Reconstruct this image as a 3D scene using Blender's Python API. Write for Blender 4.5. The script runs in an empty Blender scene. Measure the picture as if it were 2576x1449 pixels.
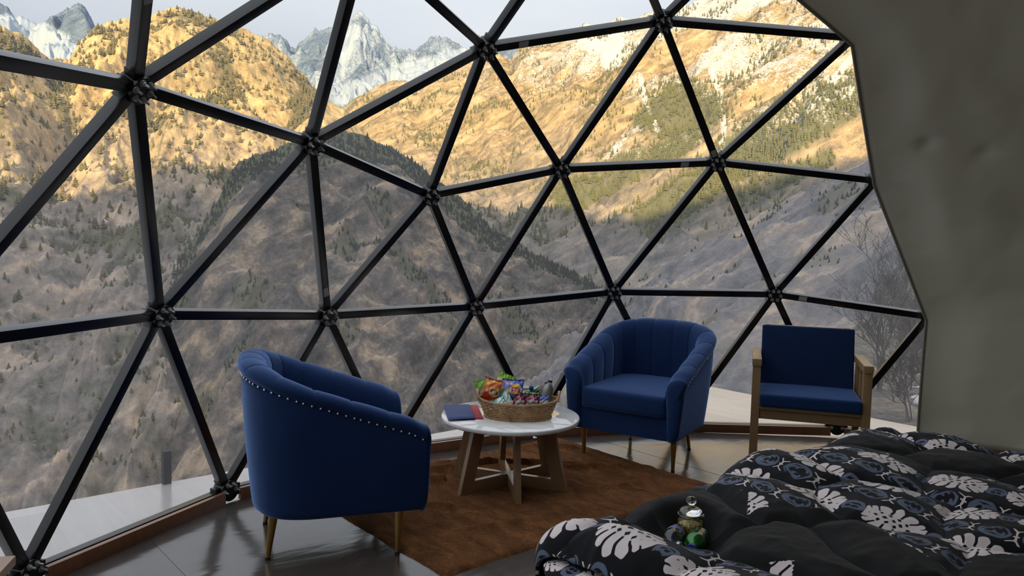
import bpy, bmesh, math, random
import numpy as np
from mathutils import Vector, Matrix, Quaternion
random.seed(11)
rng = np.random.default_rng(5)
sc = bpy.context.scene
C = sc.collection
PI = math.pi

# ---------------------------------------------------------------- camera
CAM = np.array([-0.5786, 2.5667, 1.4629])
RM = np.array([[-0.654, -0.756, 0.024], [-0.069, 0.028, -0.997], [0.754, -0.654, -0.070]])   # right, down, forward
FWD = RM[2] / np.linalg.norm(RM[2])
RGT = RM[0] - FWD * (RM[0] @ FWD); RGT /= np.linalg.norm(RGT)
DWN = np.cross(FWD, RGT)
RM = np.stack([RGT, DWN, FWD])
FPX = 1949.0
cam_data = bpy.data.cameras.new('camera')
cam_data.sensor_width = 36.0
cam_data.lens = FPX / 2576 * 36
cam_data.clip_start = 0.05
cam_data.clip_end = 30000
cam = bpy.data.objects.new('camera', cam_data)
C.objects.link(cam)
cam.matrix_world = Matrix(((RGT[0], -DWN[0], -FWD[0], CAM[0]), (RGT[1], -DWN[1], -FWD[1], CAM[1]),
                           (RGT[2], -DWN[2], -FWD[2], CAM[2]), (0, 0, 0, 1)))
sc.camera = cam

# ---------------------------------------------------------------- exposure
sc.view_settings.view_transform = 'Standard'
sc.view_settings.look = 'None'
sc.view_settings.gamma = 1
sc.view_settings.use_curve_mapping = False
sc.view_settings.exposure = 0.9
sc.cycles.use_denoising = True
sc.cycles.max_bounces = 10
sc.cycles.diffuse_bounces = 5
sc.cycles.transparent_max_bounces = 16
sc.cycles.caustics_reflective = False
sc.cycles.caustics_refractive = False

# ---------------------------------------------------------------- sky
SKY = .86
world = bpy.data.worlds.new('overcast_sky'); sc.world = world
world.use_nodes = True
nt = world.node_tree; nt.nodes.clear()
wo = nt.nodes.new('ShaderNodeOutputWorld'); bg = nt.nodes.new('ShaderNodeBackground')
tc = nt.nodes.new('ShaderNodeTexCoord'); mp = nt.nodes.new('ShaderNodeMapping'); mp.inputs['Scale'].default_value = (1, 1, 2.6)
nz = nt.nodes.new('ShaderNodeTexNoise'); nz.inputs['Scale'].default_value = 2.4; nz.inputs['Detail'].default_value = 5
rp = nt.nodes.new('ShaderNodeValToRGB')
rp.color_ramp.elements[0].position = .3; rp.color_ramp.elements[0].color = (.47, .505, .56, 1)
rp.color_ramp.elements[1].position = .7; rp.color_ramp.elements[1].color = (.60, .63, .665, 1)
nt.links.new(tc.outputs['Generated'], mp.inputs['Vector']); nt.links.new(mp.outputs['Vector'], nz.inputs['Vector'])
nt.links.new(nz.outputs['Fac'], rp.inputs['Fac'])
sep = nt.nodes.new('ShaderNodeSeparateXYZ'); nt.links.new(tc.outputs['Generated'], sep.inputs[0])
m1 = nt.nodes.new('ShaderNodeMath'); m1.operation = 'MULTIPLY_ADD'; m1.use_clamp = False   # overcast skies brighten to the zenith: (1 + 2 sin e) / 3, the standard overcast sky
cl = nt.nodes.new('ShaderNodeMath'); cl.operation = 'MAXIMUM'; cl.inputs[1].default_value = 0
nt.links.new(sep.outputs['Z'], cl.inputs[0]); nt.links.new(cl.outputs[0], m1.inputs[0])
m1.inputs[1].default_value = 1.16 * SKY; m1.inputs[2].default_value = 0.58 * SKY
nt.links.new(rp.outputs['Color'], bg.inputs['Color']); nt.links.new(m1.outputs[0], bg.inputs['Strength'])
nt.links.new(bg.outputs[0], wo.inputs['Surface'])

# ---------------------------------------------------------------- sun (low, behind the viewer, over a ridge)
SUN_EL = math.radians(13.0)
sun_h = np.array([FWD[0], FWD[1]]); sun_h /= np.linalg.norm(sun_h)
a = math.radians(-6)
sun_h = np.array([sun_h[0]*math.cos(a) - sun_h[1]*math.sin(a), sun_h[0]*math.sin(a) + sun_h[1]*math.cos(a)])
SUN_DIR = np.array([sun_h[0]*math.cos(SUN_EL), sun_h[1]*math.cos(SUN_EL), -math.sin(SUN_EL)])   # the way the light travels
sd = bpy.data.lights.new('low_sun', 'SUN'); sd.energy = 4.9; sd.angle = math.radians(.6); sd.color = (1, .755, .37)
so = bpy.data.objects.new('low_sun', sd); C.objects.link(so)
so.rotation_euler = Vector(SUN_DIR).to_track_quat('-Z', 'Y').to_euler(); so.location = (-8, 8, 12)

# ---------------------------------------------------------------- helpers: pixels to rays, noise, meshes
def ray(x, y):
    return RM.T @ np.array([(x - 1288) / FPX, (y - 724.5) / FPX, 1.0])
def at_z(x, y, z):
    v = ray(x, y); return CAM + v * ((z - CAM[2]) / v[2])
def at_depth(x, y, d):
    return CAM + ray(x, y) * d
def proj(P):
    q = (P - CAM) @ RM.T
    return 1288 + FPX * q[..., 0] / q[..., 2], 724.5 + FPX * q[..., 1] / q[..., 2], q[..., 2]

def _hash(ix, iy, seed):
    h = (ix.astype(np.int64) * 374761393 + iy.astype(np.int64) * 668265263 + seed * 1442695041) & 0xffffffff
    h = ((h ^ (h >> 13)) * 1274126177) & 0xffffffff
    return ((h ^ (h >> 16)) & 0xffffff) / float(0xffffff)
def perlin(x, y, seed=0):
    ix = np.floor(x); iy = np.floor(y); fx = x - ix; fy = y - iy
    u = fx*fx*fx*(fx*(fx*6 - 15) + 10); v = fy*fy*fy*(fy*(fy*6 - 15) + 10)
    r = 0
    for dx in (0, 1):
        for dy in (0, 1):
            an = _hash(ix + dx, iy + dy, seed) * 2 * PI
            g = np.cos(an) * (fx - dx) + np.sin(an) * (fy - dy)
            r = r + g * (u if dx else 1 - u) * (v if dy else 1 - v)
    return r * 1.5
def fbm(x, y, oct=5, seed=0, gain=.5, lac=2.03):
    r = 0; a = 1.0; t = 0
    for k in range(oct):
        r = r + a * perlin(x, y, seed + k * 17); t += a; a *= gain; x = x * lac; y = y * lac
    return r / t
def ridged(x, y, oct=5, seed=0, gain=.5, lac=2.07):
    r = 0; a = 1.0; t = 0
    for k in range(oct):
        r = r + a * (1 - np.abs(perlin(x, y, seed + k * 13)) * 1.6); t += a; a *= gain; x = x * lac; y = y * lac
    return r / t
def sstep(a, b, x):
    t = np.clip((x - a) / (b - a), 0, 1); return t * t * (3 - 2 * t)

def np_mesh(name, V, F, smooth=True, uv=None):
    """V (n,3), F (m,k) array of equal-sized faces."""
    me = bpy.data.meshes.new(name)
    V = np.asarray(V, np.float32); F = np.asarray(F, np.int32); k = F.shape[1]
    me.vertices.add(len(V)); me.vertices.foreach_set('co', V.ravel())
    me.loops.add(F.size); me.loops.foreach_set('vertex_index', F.ravel())
    me.polygons.add(len(F)); me.polygons.foreach_set('loop_start', np.arange(0, F.size, k, dtype=np.int32))
    me.polygons.foreach_set('loop_total', np.full(len(F), k, np.int32))
    me.polygons.foreach_set('use_smooth', np.full(len(F), smooth, bool))
    me.update(calc_edges=True)
    if uv is not None:
        l = me.uv_layers.new(name='UVMap'); l.data.foreach_set('uv', np.asarray(uv, np.float32)[F.ravel()].ravel())
    me.validate()
    return me
def grid_faces(nu, nv, wrap_u=False):
    i = np.arange(nu if wrap_u else nu - 1); j = np.arange(nv - 1)
    I, J = np.meshgrid(i, j, indexing='ij'); I2 = (I + 1) % nu
    return np.stack([I*nv + J, I2*nv + J, I2*nv + J + 1, I*nv + J + 1], -1).reshape(-1, 4)
def add(name, me, mat=None, parent=None):
    o = bpy.data.objects.new(name, me); C.objects.link(o)
    if mat is not None and not me.materials: me.materials.append(mat)
    if parent is not None: o.parent = parent
    return o
def tag(o, label=None, cat=None, group=None, kind=None):
    if label: o['label'] = label
    if cat: o['category'] = cat
    if group: o['group'] = group
    if kind: o['kind'] = kind
    return o
def thing(name, loc, rz, label, cat, group=None, kind=None):
    o = bpy.data.objects.new(name, None); C.objects.link(o); o.empty_display_size = .1
    o.location = loc; o.rotation_euler = (0, 0, rz)
    return tag(o, label, cat, group, kind)
def copy_tree(o, parent=None):
    c = o.copy(); C.objects.link(c); c.parent = parent
    for ch in [x for x in o.children]:
        copy_tree(ch, c)
    return c

class MB:
    """collects simple solids, links them as ONE mesh object"""
    def __init__(s): s.bm = bmesh.new()
    def box(s, c, size, rot=None, bevel=0.0, seg=2):
        r = bmesh.ops.create_cube(s.bm, size=1.0); vs = r['verts']
        bmesh.ops.scale(s.bm, vec=size, verts=vs)
        if bevel > 0:
            es = list({e for v in vs for e in v.link_edges})
            rr = bmesh.ops.bevel(s.bm, geom=es, offset=bevel, segments=seg, affect='EDGES', profile=.7)
            vs = list({v for f in rr['faces'] for v in f.verts} | {v for v in vs if v.is_valid})
        M = (rot.to_4x4() if rot is not None else Matrix.Identity(4))
        bmesh.ops.transform(s.bm, matrix=Matrix.Translation(Vector(c)) @ M, verts=vs)
        return s
    def beam(s, p0, p1, w, h, up=(0, 0, 1), bevel=0.0, e0=0.0, e1=0.0):
        """box from p0 to p1; w across, h along up"""
        p0 = Vector(p0); p1 = Vector(p1); d = (p1 - p0); L = d.length; d.normalize()
        p0 = p0 + d * e0; p1 = p1 - d * e1; L -= e0 + e1
        u = Vector(up); u = (u - d * u.dot(d)).normalized(); x = d.cross(u)
        R = Matrix((x, d, u)).transposed()
        return s.box((p0 + p1) / 2, (w, L, h), R, bevel)
    def cone(s, p0, p1, r0, r1, n=12, caps=True):
        p0 = Vector(p0); p1 = Vector(p1); d = p1 - p0; L = d.length
        q = Vector((0, 0, 1)).rotation_difference(d.normalized())
        r = bmesh.ops.create_cone(s.bm, cap_ends=caps, segments=n, radius1=r0, radius2=r1, depth=L)
        bmesh.ops.transform(s.bm, matrix=Matrix.Translation((p0 + p1) / 2) @ q.to_matrix().to_4x4(), verts=r['verts'])
        return s
    def ball(s, c, r, u=8, v=6, scale=(1, 1, 1)):
        q = bmesh.ops.create_uvsphere(s.bm, u_segments=u, v_segments=v, radius=r)
        bmesh.ops.scale(s.bm, vec=scale, verts=q['verts']); bmesh.ops.translate(s.bm, vec=Vector(c), verts=q['verts'])
        return s
    def prism(s, pts, z0, z1):
        """horizontal polygon extruded from z0 to z1"""
        b = [s.bm.verts.new((x, y, z0)) for x, y in pts]; t = [s.bm.verts.new((x, y, z1)) for x, y in pts]
        n = len(pts); s.bm.faces.new(b[::-1]); s.bm.faces.new(t)
        for i in range(n): s.bm.faces.new((b[i], b[(i+1) % n], t[(i+1) % n], t[i]))
        return s
    def mesh(s, name, smooth=None):
        bmesh.ops.recalc_face_normals(s.bm, faces=s.bm.faces)
        me = bpy.data.meshes.new(name); s.bm.to_mesh(me); s.bm.free()
        if smooth is not None:
            me.polygons.foreach_set('use_smooth', np.ones(len(me.polygons), bool))
            me.set_sharp_from_angle(angle=math.radians(smooth))
        return me
    def build(s, name, mat, parent=None, smooth=35):
        return add(name, s.mesh(name, smooth), mat, parent)

def lathe(name, prof, n=40, mat=None, parent=None, ripple=None, close=True):
    """prof: list of (r, z); ripple(angle, i) scales r"""
    pr = np.array(prof, float); k = len(pr)
    an = np.arange(n) * 2 * PI / n
    V = np.zeros((n, k, 3))
    for i, (r, z) in enumerate(prof):
        rr = r * (np.array([ripple(t, i) for t in an]) if ripple else 1)
        V[:, i, 0] = rr * np.cos(an); V[:, i, 1] = rr * np.sin(an); V[:, i, 2] = z
    me = np_mesh(name, V.reshape(-1, 3), grid_faces(n, k, True))
    return add(name, me, mat, parent)
def tube_arrays(P, r, sides=6, closed=False):
    """ring-swept tube along points P -> (V, F quads); r scalar or array"""
    P = np.asarray(P, float); n = len(P); r = np.broadcast_to(np.asarray(r, float), (n,))
    T = np.roll(P, -1, 0) - np.roll(P, 1, 0)
    if not closed: T[0] = P[1] - P[0]; T[-1] = P[-1] - P[-2]
    T /= np.linalg.norm(T, axis=1)[:, None] + 1e-12
    up = np.where(np.abs(T[:, 2:3]) > .9, np.array([[1., 0, 0]]), np.array([[0., 0, 1]]))
    A = np.cross(T, up); A /= np.linalg.norm(A, axis=1)[:, None] + 1e-12; B = np.cross(A, T)
    an = np.arange(sides) * 2 * PI / sides
    V = P[:, None] + r[:, None, None] * (np.cos(an)[None, :, None] * A[:, None] + np.sin(an)[None, :, None] * B[:, None])
    i = np.arange(n if closed else n - 1); j = np.arange(sides); I, J = np.meshgrid(i, j, indexing='ij')
    I2 = (I + 1) % n; J2 = (J + 1) % sides
    F = np.stack([I*sides + J, I2*sides + J, I2*sides + J2, I*sides + J2], -1).reshape(-1, 4)
    return V.reshape(-1, 3), F
def join_arrays(parts):
    Vs = []; Fs = []; o = 0
    for V, F in parts:
        Vs.append(V); Fs.append(F + o); o += len(V)
    return np.concatenate(Vs), np.concatenate(Fs)

# ---------------------------------------------------------------- helpers: node materials
class E:
    """an expression in a shader node tree"""
    def __init__(s, nt, v): s.nt = nt; s.v = v
    def _m(s, op, *o, clamp=False):
        n = s.nt.nodes.new('ShaderNodeMath'); n.operation = op; n.use_clamp = clamp
        for i, q in enumerate((s,) + o):
            q = q.v if isinstance(q, E) else q
            if isinstance(q, (int, float)): n.inputs[i].default_value = q
            else: s.nt.links.new(q, n.inputs[i])
        return E(s.nt, n.outputs[0])
    def __add__(s, o): return s._m('ADD', o)
    __radd__ = __add__
    def __sub__(s, o): return s._m('SUBTRACT', o)
    def __rsub__(s, o): return (s * -1) + o
    def __mul__(s, o): return s._m('MULTIPLY', o)
    __rmul__ = __mul__
    def __truediv__(s, o): return s._m('DIVIDE', o)
    def abs(s): return s._m('ABSOLUTE')
    def sin(s): return s._m('SINE')
    def cos(s): return s._m('COSINE')
    def sqrt(s): return s._m('SQRT')
    def floor(s): return s._m('FLOOR')
    def frac(s): return s._m('FRACT')
    def min(s, o): return s._m('MINIMUM', o)
    def max(s, o): return s._m('MAXIMUM', o)
    def pow(s, o): return s._m('POWER', o)
    def atan2(s, o): return s._m('ARCTAN2', o)
    def mod(s, o): return s._m('FLOORED_MODULO', o)
    def lt(s, o, w=0.0):
        """1 where s < o, soft over w"""
        if w == 0: return s._m('LESS_THAN', o)
        return ((o - s) / w if isinstance(o, E) else (s * -1 + o) / w)._m('ADD', .5, clamp=True)
    def gt(s, o, w=0.0): return 1 - s.lt(o, w)
    def inv(s): return 1 - s
def hyp(a, b): return (a*a + b*b).sqrt()
def newmat(name):
    m = bpy.data.materials.new(name); m.use_nodes = True; nt = m.node_tree
    return m, nt, nt.nodes['Principled BSDF']
def setin(nt, node, key, v):
    if isinstance(v, E): v = v.v
    if isinstance(v, bpy.types.NodeSocket): nt.links.new(v, node.inputs[key])
    elif isinstance(v, tuple) and len(v) == 3 and node.inputs[key].type == 'RGBA': node.inputs[key].default_value = (*v, 1)
    else: node.inputs[key].default_value = v
def mixc(nt, fac, a, b, mode='MIX'):
    n = nt.nodes.new('ShaderNodeMix'); n.data_type = 'RGBA'; n.blend_type = mode
    for k, v in ((0, fac), (6, a), (7, b)):
        v = v.v if isinstance(v, E) else v
        if isinstance(v, bpy.types.NodeSocket): nt.links.new(v, n.inputs[k])
        elif isinstance(v, tuple): n.inputs[k].default_value = (*v[:3], 1)
        else: n.inputs[k].default_value = v
    return n.outputs[2]
def coords(nt, kind='Object', scale=(1, 1, 1), rot=(0, 0, 0)):
    t = nt.nodes.new('ShaderNodeTexCoord'); m = nt.nodes.new('ShaderNodeMapping')
    m.inputs['Scale'].default_value = scale; m.inputs['Rotation'].default_value = rot
    nt.links.new(t.outputs[kind], m.inputs['Vector']); return m.outputs['Vector']
def xyz(nt, vec):
    s = nt.nodes.new('ShaderNodeSeparateXYZ'); nt.links.new(vec, s.inputs[0])
    return E(nt, s.outputs[0]), E(nt, s.outputs[1]), E(nt, s.outputs[2])
def noise(nt, vec, scale, detail=4, rough=.55, dist=0.0, kind='FBM'):
    n = nt.nodes.new('ShaderNodeTexNoise'); n.inputs['Scale'].default_value = scale; n.inputs['Detail'].default_value = detail
    n.inputs['Roughness'].default_value = rough; n.inputs['Distortion'].default_value = dist
    nt.links.new(vec, n.inputs['Vector']); return E(nt, n.outputs['Fac'])
def voron(nt, vec, scale, feat='F1'):
    n = nt.nodes.new('ShaderNodeTexVoronoi'); n.feature = feat; n.inputs['Scale'].default_value = scale
    nt.links.new(vec, n.inputs['Vector']); return E(nt, n.outputs['Distance'])
def ramp(nt, fac, stops):
    n = nt.nodes.new('ShaderNodeValToRGB'); cr = n.color_ramp
    while len(cr.elements) < len(stops): cr.elements.new(.5)
    for e, (p, c) in zip(cr.elements, stops): e.position = p; e.color = (*c, 1)
    nt.links.new(fac.v if isinstance(fac, E) else fac, n.inputs['Fac']); return n.outputs['Color']
def bump(nt, bsdf, h, strength=.3, dist=.01):
    b = nt.nodes.new('ShaderNodeBump'); b.inputs['Strength'].default_value = strength; b.inputs['Distance'].default_value = dist
    nt.links.new(h.v if isinstance(h, E) else h, b.inputs['Height']); nt.links.new(b.outputs[0], bsdf.inputs['Normal'])
def attr(nt, name):
    n = nt.nodes.new('ShaderNodeAttribute'); n.attribute_name = name; return E(nt, n.outputs['Fac'])
def plain(name, col, rough=.5, metal=0.0, nscale=0, namt=.15, bstr=0, coat=0, sheen=0, spec=.5):
    m, nt, b = newmat(name)
    setin(nt, b, 'Roughness', rough); setin(nt, b, 'Metallic', metal); setin(nt, b, 'Specular IOR Level', spec)
    if coat: setin(nt, b, 'Coat Weight', coat); setin(nt, b, 'Coat Roughness', .08)
    if sheen: setin(nt, b, 'Sheen Weight', sheen); setin(nt, b, 'Sheen Roughness', .35)
    if nscale:
        n = noise(nt, coords(nt), nscale)
        setin(nt, b, 'Base Color', mixc(nt, n, tuple(c * (1 - namt) for c in col), tuple(min(1, c * (1 + namt)) for c in col)))
        if bstr: bump(nt, b, n, bstr, .004)
    else: setin(nt, b, 'Base Color', col)
    return m
def wood(name, c0, c1, rough=.45, axis='X', scale=9, coat=0.0):
    m, nt, b = newmat(name)
    sc_ = {'X': (.12, 1, 1), 'Y': (1, .12, 1), 'Z': (1, 1, .12)}[axis]
    v = coords(nt, 'Object', sc_)
    n = noise(nt, v, scale * 3, 6, .6, .6); n2 = noise(nt, v, scale * 14, 3)
    setin(nt, b, 'Base Color', mixc(nt, n * .75 + n2 * .25, c0, c1)); setin(nt, b, 'Roughness', rough)
    if coat: setin(nt, b, 'Coat Weight', coat); setin(nt, b, 'Coat Roughness', .1)
    bump(nt, b, n2, .12, .002)
    return m
# ================================================================ the valley: mountains as terrain meshes in metres
def az_el(px, py):
    v = ray(px, py); return math.atan2(v[1], v[0]), v[2] / math.hypot(v[0], v[1])
def terrain_mat(name, kind):
    m, nt, b = newmat(name)
    v = coords(nt)
    x, y, z = xyz(nt, v)
    big = noise(nt, v, .012, 5, .6); mid = noise(nt, v, .05, 6, .65); fine = noise(nt, v, .28, 5, .7)
    la = x * float(RGT[0]) + y * float(RGT[1]); de = x * float(FWD[0]) + y * float(FWD[1])     # gullies and grass strips run slantwise down the slopes
    cb = nt.nodes.new('ShaderNodeCombineXYZ')
    for i_, q_ in enumerate(((la * .80 + z * .60) * .26, z * .80 - la * .60, de * .5)): nt.links.new(q_.v, cb.inputs[i_])
    streak = noise(nt, cb.outputs[0], .045, 5, .6, .6)
    forest = attr(nt, 'forest'); snow = attr(nt, 'snow')
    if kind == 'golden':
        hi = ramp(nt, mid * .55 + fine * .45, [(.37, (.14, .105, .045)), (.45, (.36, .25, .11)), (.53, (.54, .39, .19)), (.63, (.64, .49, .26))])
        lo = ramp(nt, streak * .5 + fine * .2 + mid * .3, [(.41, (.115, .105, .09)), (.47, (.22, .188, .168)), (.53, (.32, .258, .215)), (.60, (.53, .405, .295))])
        t = (z * .006 + mid * 1.0 - .55)._m('ADD', 0, clamp=True)  # grass tone by height, with sunlit top and shaded foot painted in
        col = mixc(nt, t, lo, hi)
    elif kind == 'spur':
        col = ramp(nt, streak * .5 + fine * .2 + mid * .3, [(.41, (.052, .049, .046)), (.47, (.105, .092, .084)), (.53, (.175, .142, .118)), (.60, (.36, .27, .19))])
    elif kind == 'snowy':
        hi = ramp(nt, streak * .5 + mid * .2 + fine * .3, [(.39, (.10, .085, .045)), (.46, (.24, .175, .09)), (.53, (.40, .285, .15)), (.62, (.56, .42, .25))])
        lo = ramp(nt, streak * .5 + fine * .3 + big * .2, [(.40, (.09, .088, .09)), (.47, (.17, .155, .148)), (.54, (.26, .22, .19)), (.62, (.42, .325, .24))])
        t = (z * .0035 + mid * .9 - .42)._m('ADD', 0, clamp=True)  # height blend also paints the lit browns above and shade greys below
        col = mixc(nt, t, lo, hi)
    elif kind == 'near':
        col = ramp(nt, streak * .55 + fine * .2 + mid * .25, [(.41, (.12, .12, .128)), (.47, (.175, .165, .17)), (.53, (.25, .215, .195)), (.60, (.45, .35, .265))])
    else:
        col = ramp(nt, fine * .5 + streak * .5, [(.40, (.06, .09, .14)), (.5, (.10, .14, .21)), (.60, (.15, .20, .28))])  # far peaks: distance haze and cloud shade painted in as blue rock
    fm = (forest * 1.35 + (fine - .5) * 1.3)._m('ADD', -.42, clamp=True)
    col = mixc(nt, fm, col, (.11, .115, .062))
    sm = ((snow + (fine - .5) * 1.7 + (mid - .5) * .9 - .5) * 5 + .5)._m('ADD', 0, clamp=True)
    col = mixc(nt, sm, col, (.50, .49, .48) if kind != 'far' else (.31, .37, .46))  # far snow dimmed and blued to carry the same haze
    setin(nt, b, 'Base Color', col); setin(nt, b, 'Roughness', 1.0); setin(nt, b, 'Specular IOR Level', .05)
    bump(nt, b, fine * .5 + mid * 1.5, .42, 5)
    return m

class Terrain:
    """a mountainside facing the valley: crest line, distance and foot are set per bearing from the site"""
    def __init__(s, name, label, sil, dist, rmin, hb, na, nr, p, relief, seed, kind, px0, px1, spur=(90, .6), jag=.004, back=.5, forest=None, snow=None):
        pts = sorted(az_el(*q) for q in sil); s.sa = [q[0] for q in pts]; s.se = [q[1] for q in pts]
        dp = sorted((az_el(q[0], 587)[0], q[1]) for q in dist); s.da = [q[0] for q in dp]; s.dd = [q[1] for q in dp]
        s.rmin, s.hb, s.p = rmin, hb, p
        A = np.linspace(az_el(px1, 587)[0], az_el(px0, 587)[0], na)
        S = np.concatenate([[-.35, -.15, -.06, -.02], np.linspace(0, 1, nr)])
        AA, SS = np.meshgrid(A, S, indexing='ij')
        e, d = s.crest(AA)
        e = e + np.exp(-np.abs(SS) / .03) * jag * (fbm(AA * 60, AA * 0 + seed, 6, seed) + .35 * fbm(AA * 420, AA * 0 + seed, 3, seed + 5))
        H = CAM[2] + e * d
        r = np.where(SS >= 0, d + (rmin - d) * SS, d * (1 - SS))
        h = np.where(SS >= 0, H + (hb - H) * np.clip(SS, 0, 1) ** p, H - (r - d) * back)
        X = CAM[0] + r * np.cos(AA); Y = CAM[1] + r * np.sin(AA)
        env = .06 + .94 * sstep(0, .16, SS)
        u = AA * d; w = r
        sp = ridged((u + spur[1] * w) / spur[0] + .8 * fbm(X / 300, Y / 300, 3, seed + 3), w / (spur[0] * 3.5), 4, seed + 7)
        n = ridged(X / (relief * 3.2), Y / (relief * 3.2), 6, seed, .52)
        h = h + env * relief * ((n - .35) * .8 + (sp - .35) * .9)
        V = np.stack([X, Y, h], -1)
        s.V = V
        me = np_mesh(name, V.reshape(-1, 3), grid_faces(na, len(S)))
        PX, PY, _ = proj(V)
        s.forest = forest(X, Y, h, SS, PX, PY, u, w) if forest else np.zeros_like(h)
        s.snow = snow(X, Y, h, SS, PX, PY, u, w) if snow else np.zeros_like(h)
        for nm, arr in (('forest', s.forest), ('snow', s.snow)):
            at = me.attributes.new(nm, 'FLOAT', 'POINT'); at.data.foreach_set('value', arr.astype(np.float32).ravel())
        s.SS, s.PX, s.PY = SS, PX, PY
        s.o = tag(add(name, me, terrain_mat(name + '_rock', kind)), label, kind='structure')
    def crest(s, a): return np.interp(a, s.sa, s.se), np.interp(a, s.da, s.dd)
    def hit(s, px, py):
        """point of the smooth slope on a line of sight"""
        a, e0 = az_el(px, py); e, d = s.crest(a); H = CAM[2] + e * d
        S = np.linspace(0, 1, 2000); r = d + (s.rmin - d) * S; h = H + (s.hb - H) * S ** s.p
        k = int(np.argmax((h - CAM[2]) / r < e0)) if ((h - CAM[2]) / r < e0).any() else 0
        return np.array([CAM[0] + r[k] * math.cos(a), CAM[1] + r[k] * math.sin(a), h[k]])

def near_line(PX, PY, pts, w):
    """how near a mesh point lies to a band of the slope (1 on the band, 0 outside)"""
    best = np.full(PX.shape, 1e9)
    for (x0, y0), (x1, y1) in zip(pts[:-1], pts[1:]):
        dx, dy = x1 - x0, y1 - y0; t = np.clip(((PX - x0) * dx + (PY - y0) * dy) / (dx*dx + dy*dy), 0, 1)
        best = np.minimum(best, np.hypot(PX - x0 - t*dx, PY - y0 - t*dy))
    return 1 - sstep(w * .45, w, best)

# far peaks
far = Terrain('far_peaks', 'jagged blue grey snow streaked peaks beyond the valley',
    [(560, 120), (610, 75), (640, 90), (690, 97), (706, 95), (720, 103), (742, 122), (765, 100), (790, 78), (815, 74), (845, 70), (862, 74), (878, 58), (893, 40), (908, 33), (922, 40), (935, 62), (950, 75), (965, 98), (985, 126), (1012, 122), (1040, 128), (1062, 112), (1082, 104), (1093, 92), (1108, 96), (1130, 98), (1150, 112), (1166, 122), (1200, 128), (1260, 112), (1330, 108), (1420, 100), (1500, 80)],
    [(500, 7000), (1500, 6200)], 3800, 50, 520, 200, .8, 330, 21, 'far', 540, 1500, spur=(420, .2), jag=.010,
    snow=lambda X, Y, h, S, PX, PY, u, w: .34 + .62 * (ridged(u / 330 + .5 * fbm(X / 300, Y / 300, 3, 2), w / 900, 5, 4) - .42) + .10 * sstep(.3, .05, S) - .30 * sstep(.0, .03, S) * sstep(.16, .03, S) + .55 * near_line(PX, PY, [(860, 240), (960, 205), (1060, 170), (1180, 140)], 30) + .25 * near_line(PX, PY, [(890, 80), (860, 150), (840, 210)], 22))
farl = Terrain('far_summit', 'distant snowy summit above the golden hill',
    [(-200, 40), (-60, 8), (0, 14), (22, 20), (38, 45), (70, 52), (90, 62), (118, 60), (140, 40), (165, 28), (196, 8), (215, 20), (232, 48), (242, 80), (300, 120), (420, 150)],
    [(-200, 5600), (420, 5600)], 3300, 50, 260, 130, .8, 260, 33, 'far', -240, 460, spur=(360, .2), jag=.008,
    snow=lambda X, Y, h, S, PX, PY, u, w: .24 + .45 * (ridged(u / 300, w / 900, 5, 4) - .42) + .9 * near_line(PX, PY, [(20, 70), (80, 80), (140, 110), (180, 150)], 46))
# the big hill on the left
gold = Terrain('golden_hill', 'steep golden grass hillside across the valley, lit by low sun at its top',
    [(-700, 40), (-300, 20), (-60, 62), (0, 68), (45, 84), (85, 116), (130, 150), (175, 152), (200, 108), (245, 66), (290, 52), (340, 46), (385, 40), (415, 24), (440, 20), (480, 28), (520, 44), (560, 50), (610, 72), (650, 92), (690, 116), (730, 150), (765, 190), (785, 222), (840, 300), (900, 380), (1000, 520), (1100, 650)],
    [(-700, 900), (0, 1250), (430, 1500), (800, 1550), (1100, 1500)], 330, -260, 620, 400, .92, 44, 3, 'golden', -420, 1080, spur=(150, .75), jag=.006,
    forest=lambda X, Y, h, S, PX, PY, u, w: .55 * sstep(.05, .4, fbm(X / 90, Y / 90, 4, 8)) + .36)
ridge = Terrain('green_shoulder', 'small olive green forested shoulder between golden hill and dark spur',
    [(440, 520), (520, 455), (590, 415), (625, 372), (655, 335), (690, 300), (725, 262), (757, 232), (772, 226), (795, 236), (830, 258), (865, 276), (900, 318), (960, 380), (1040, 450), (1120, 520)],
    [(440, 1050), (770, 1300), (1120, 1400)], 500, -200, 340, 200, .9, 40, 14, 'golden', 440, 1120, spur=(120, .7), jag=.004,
    forest=lambda X, Y, h, S, PX, PY, u, w: .30 + .65 * near_line(PX, PY, [(600, 400), (660, 340), (760, 245)], 60))
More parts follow.
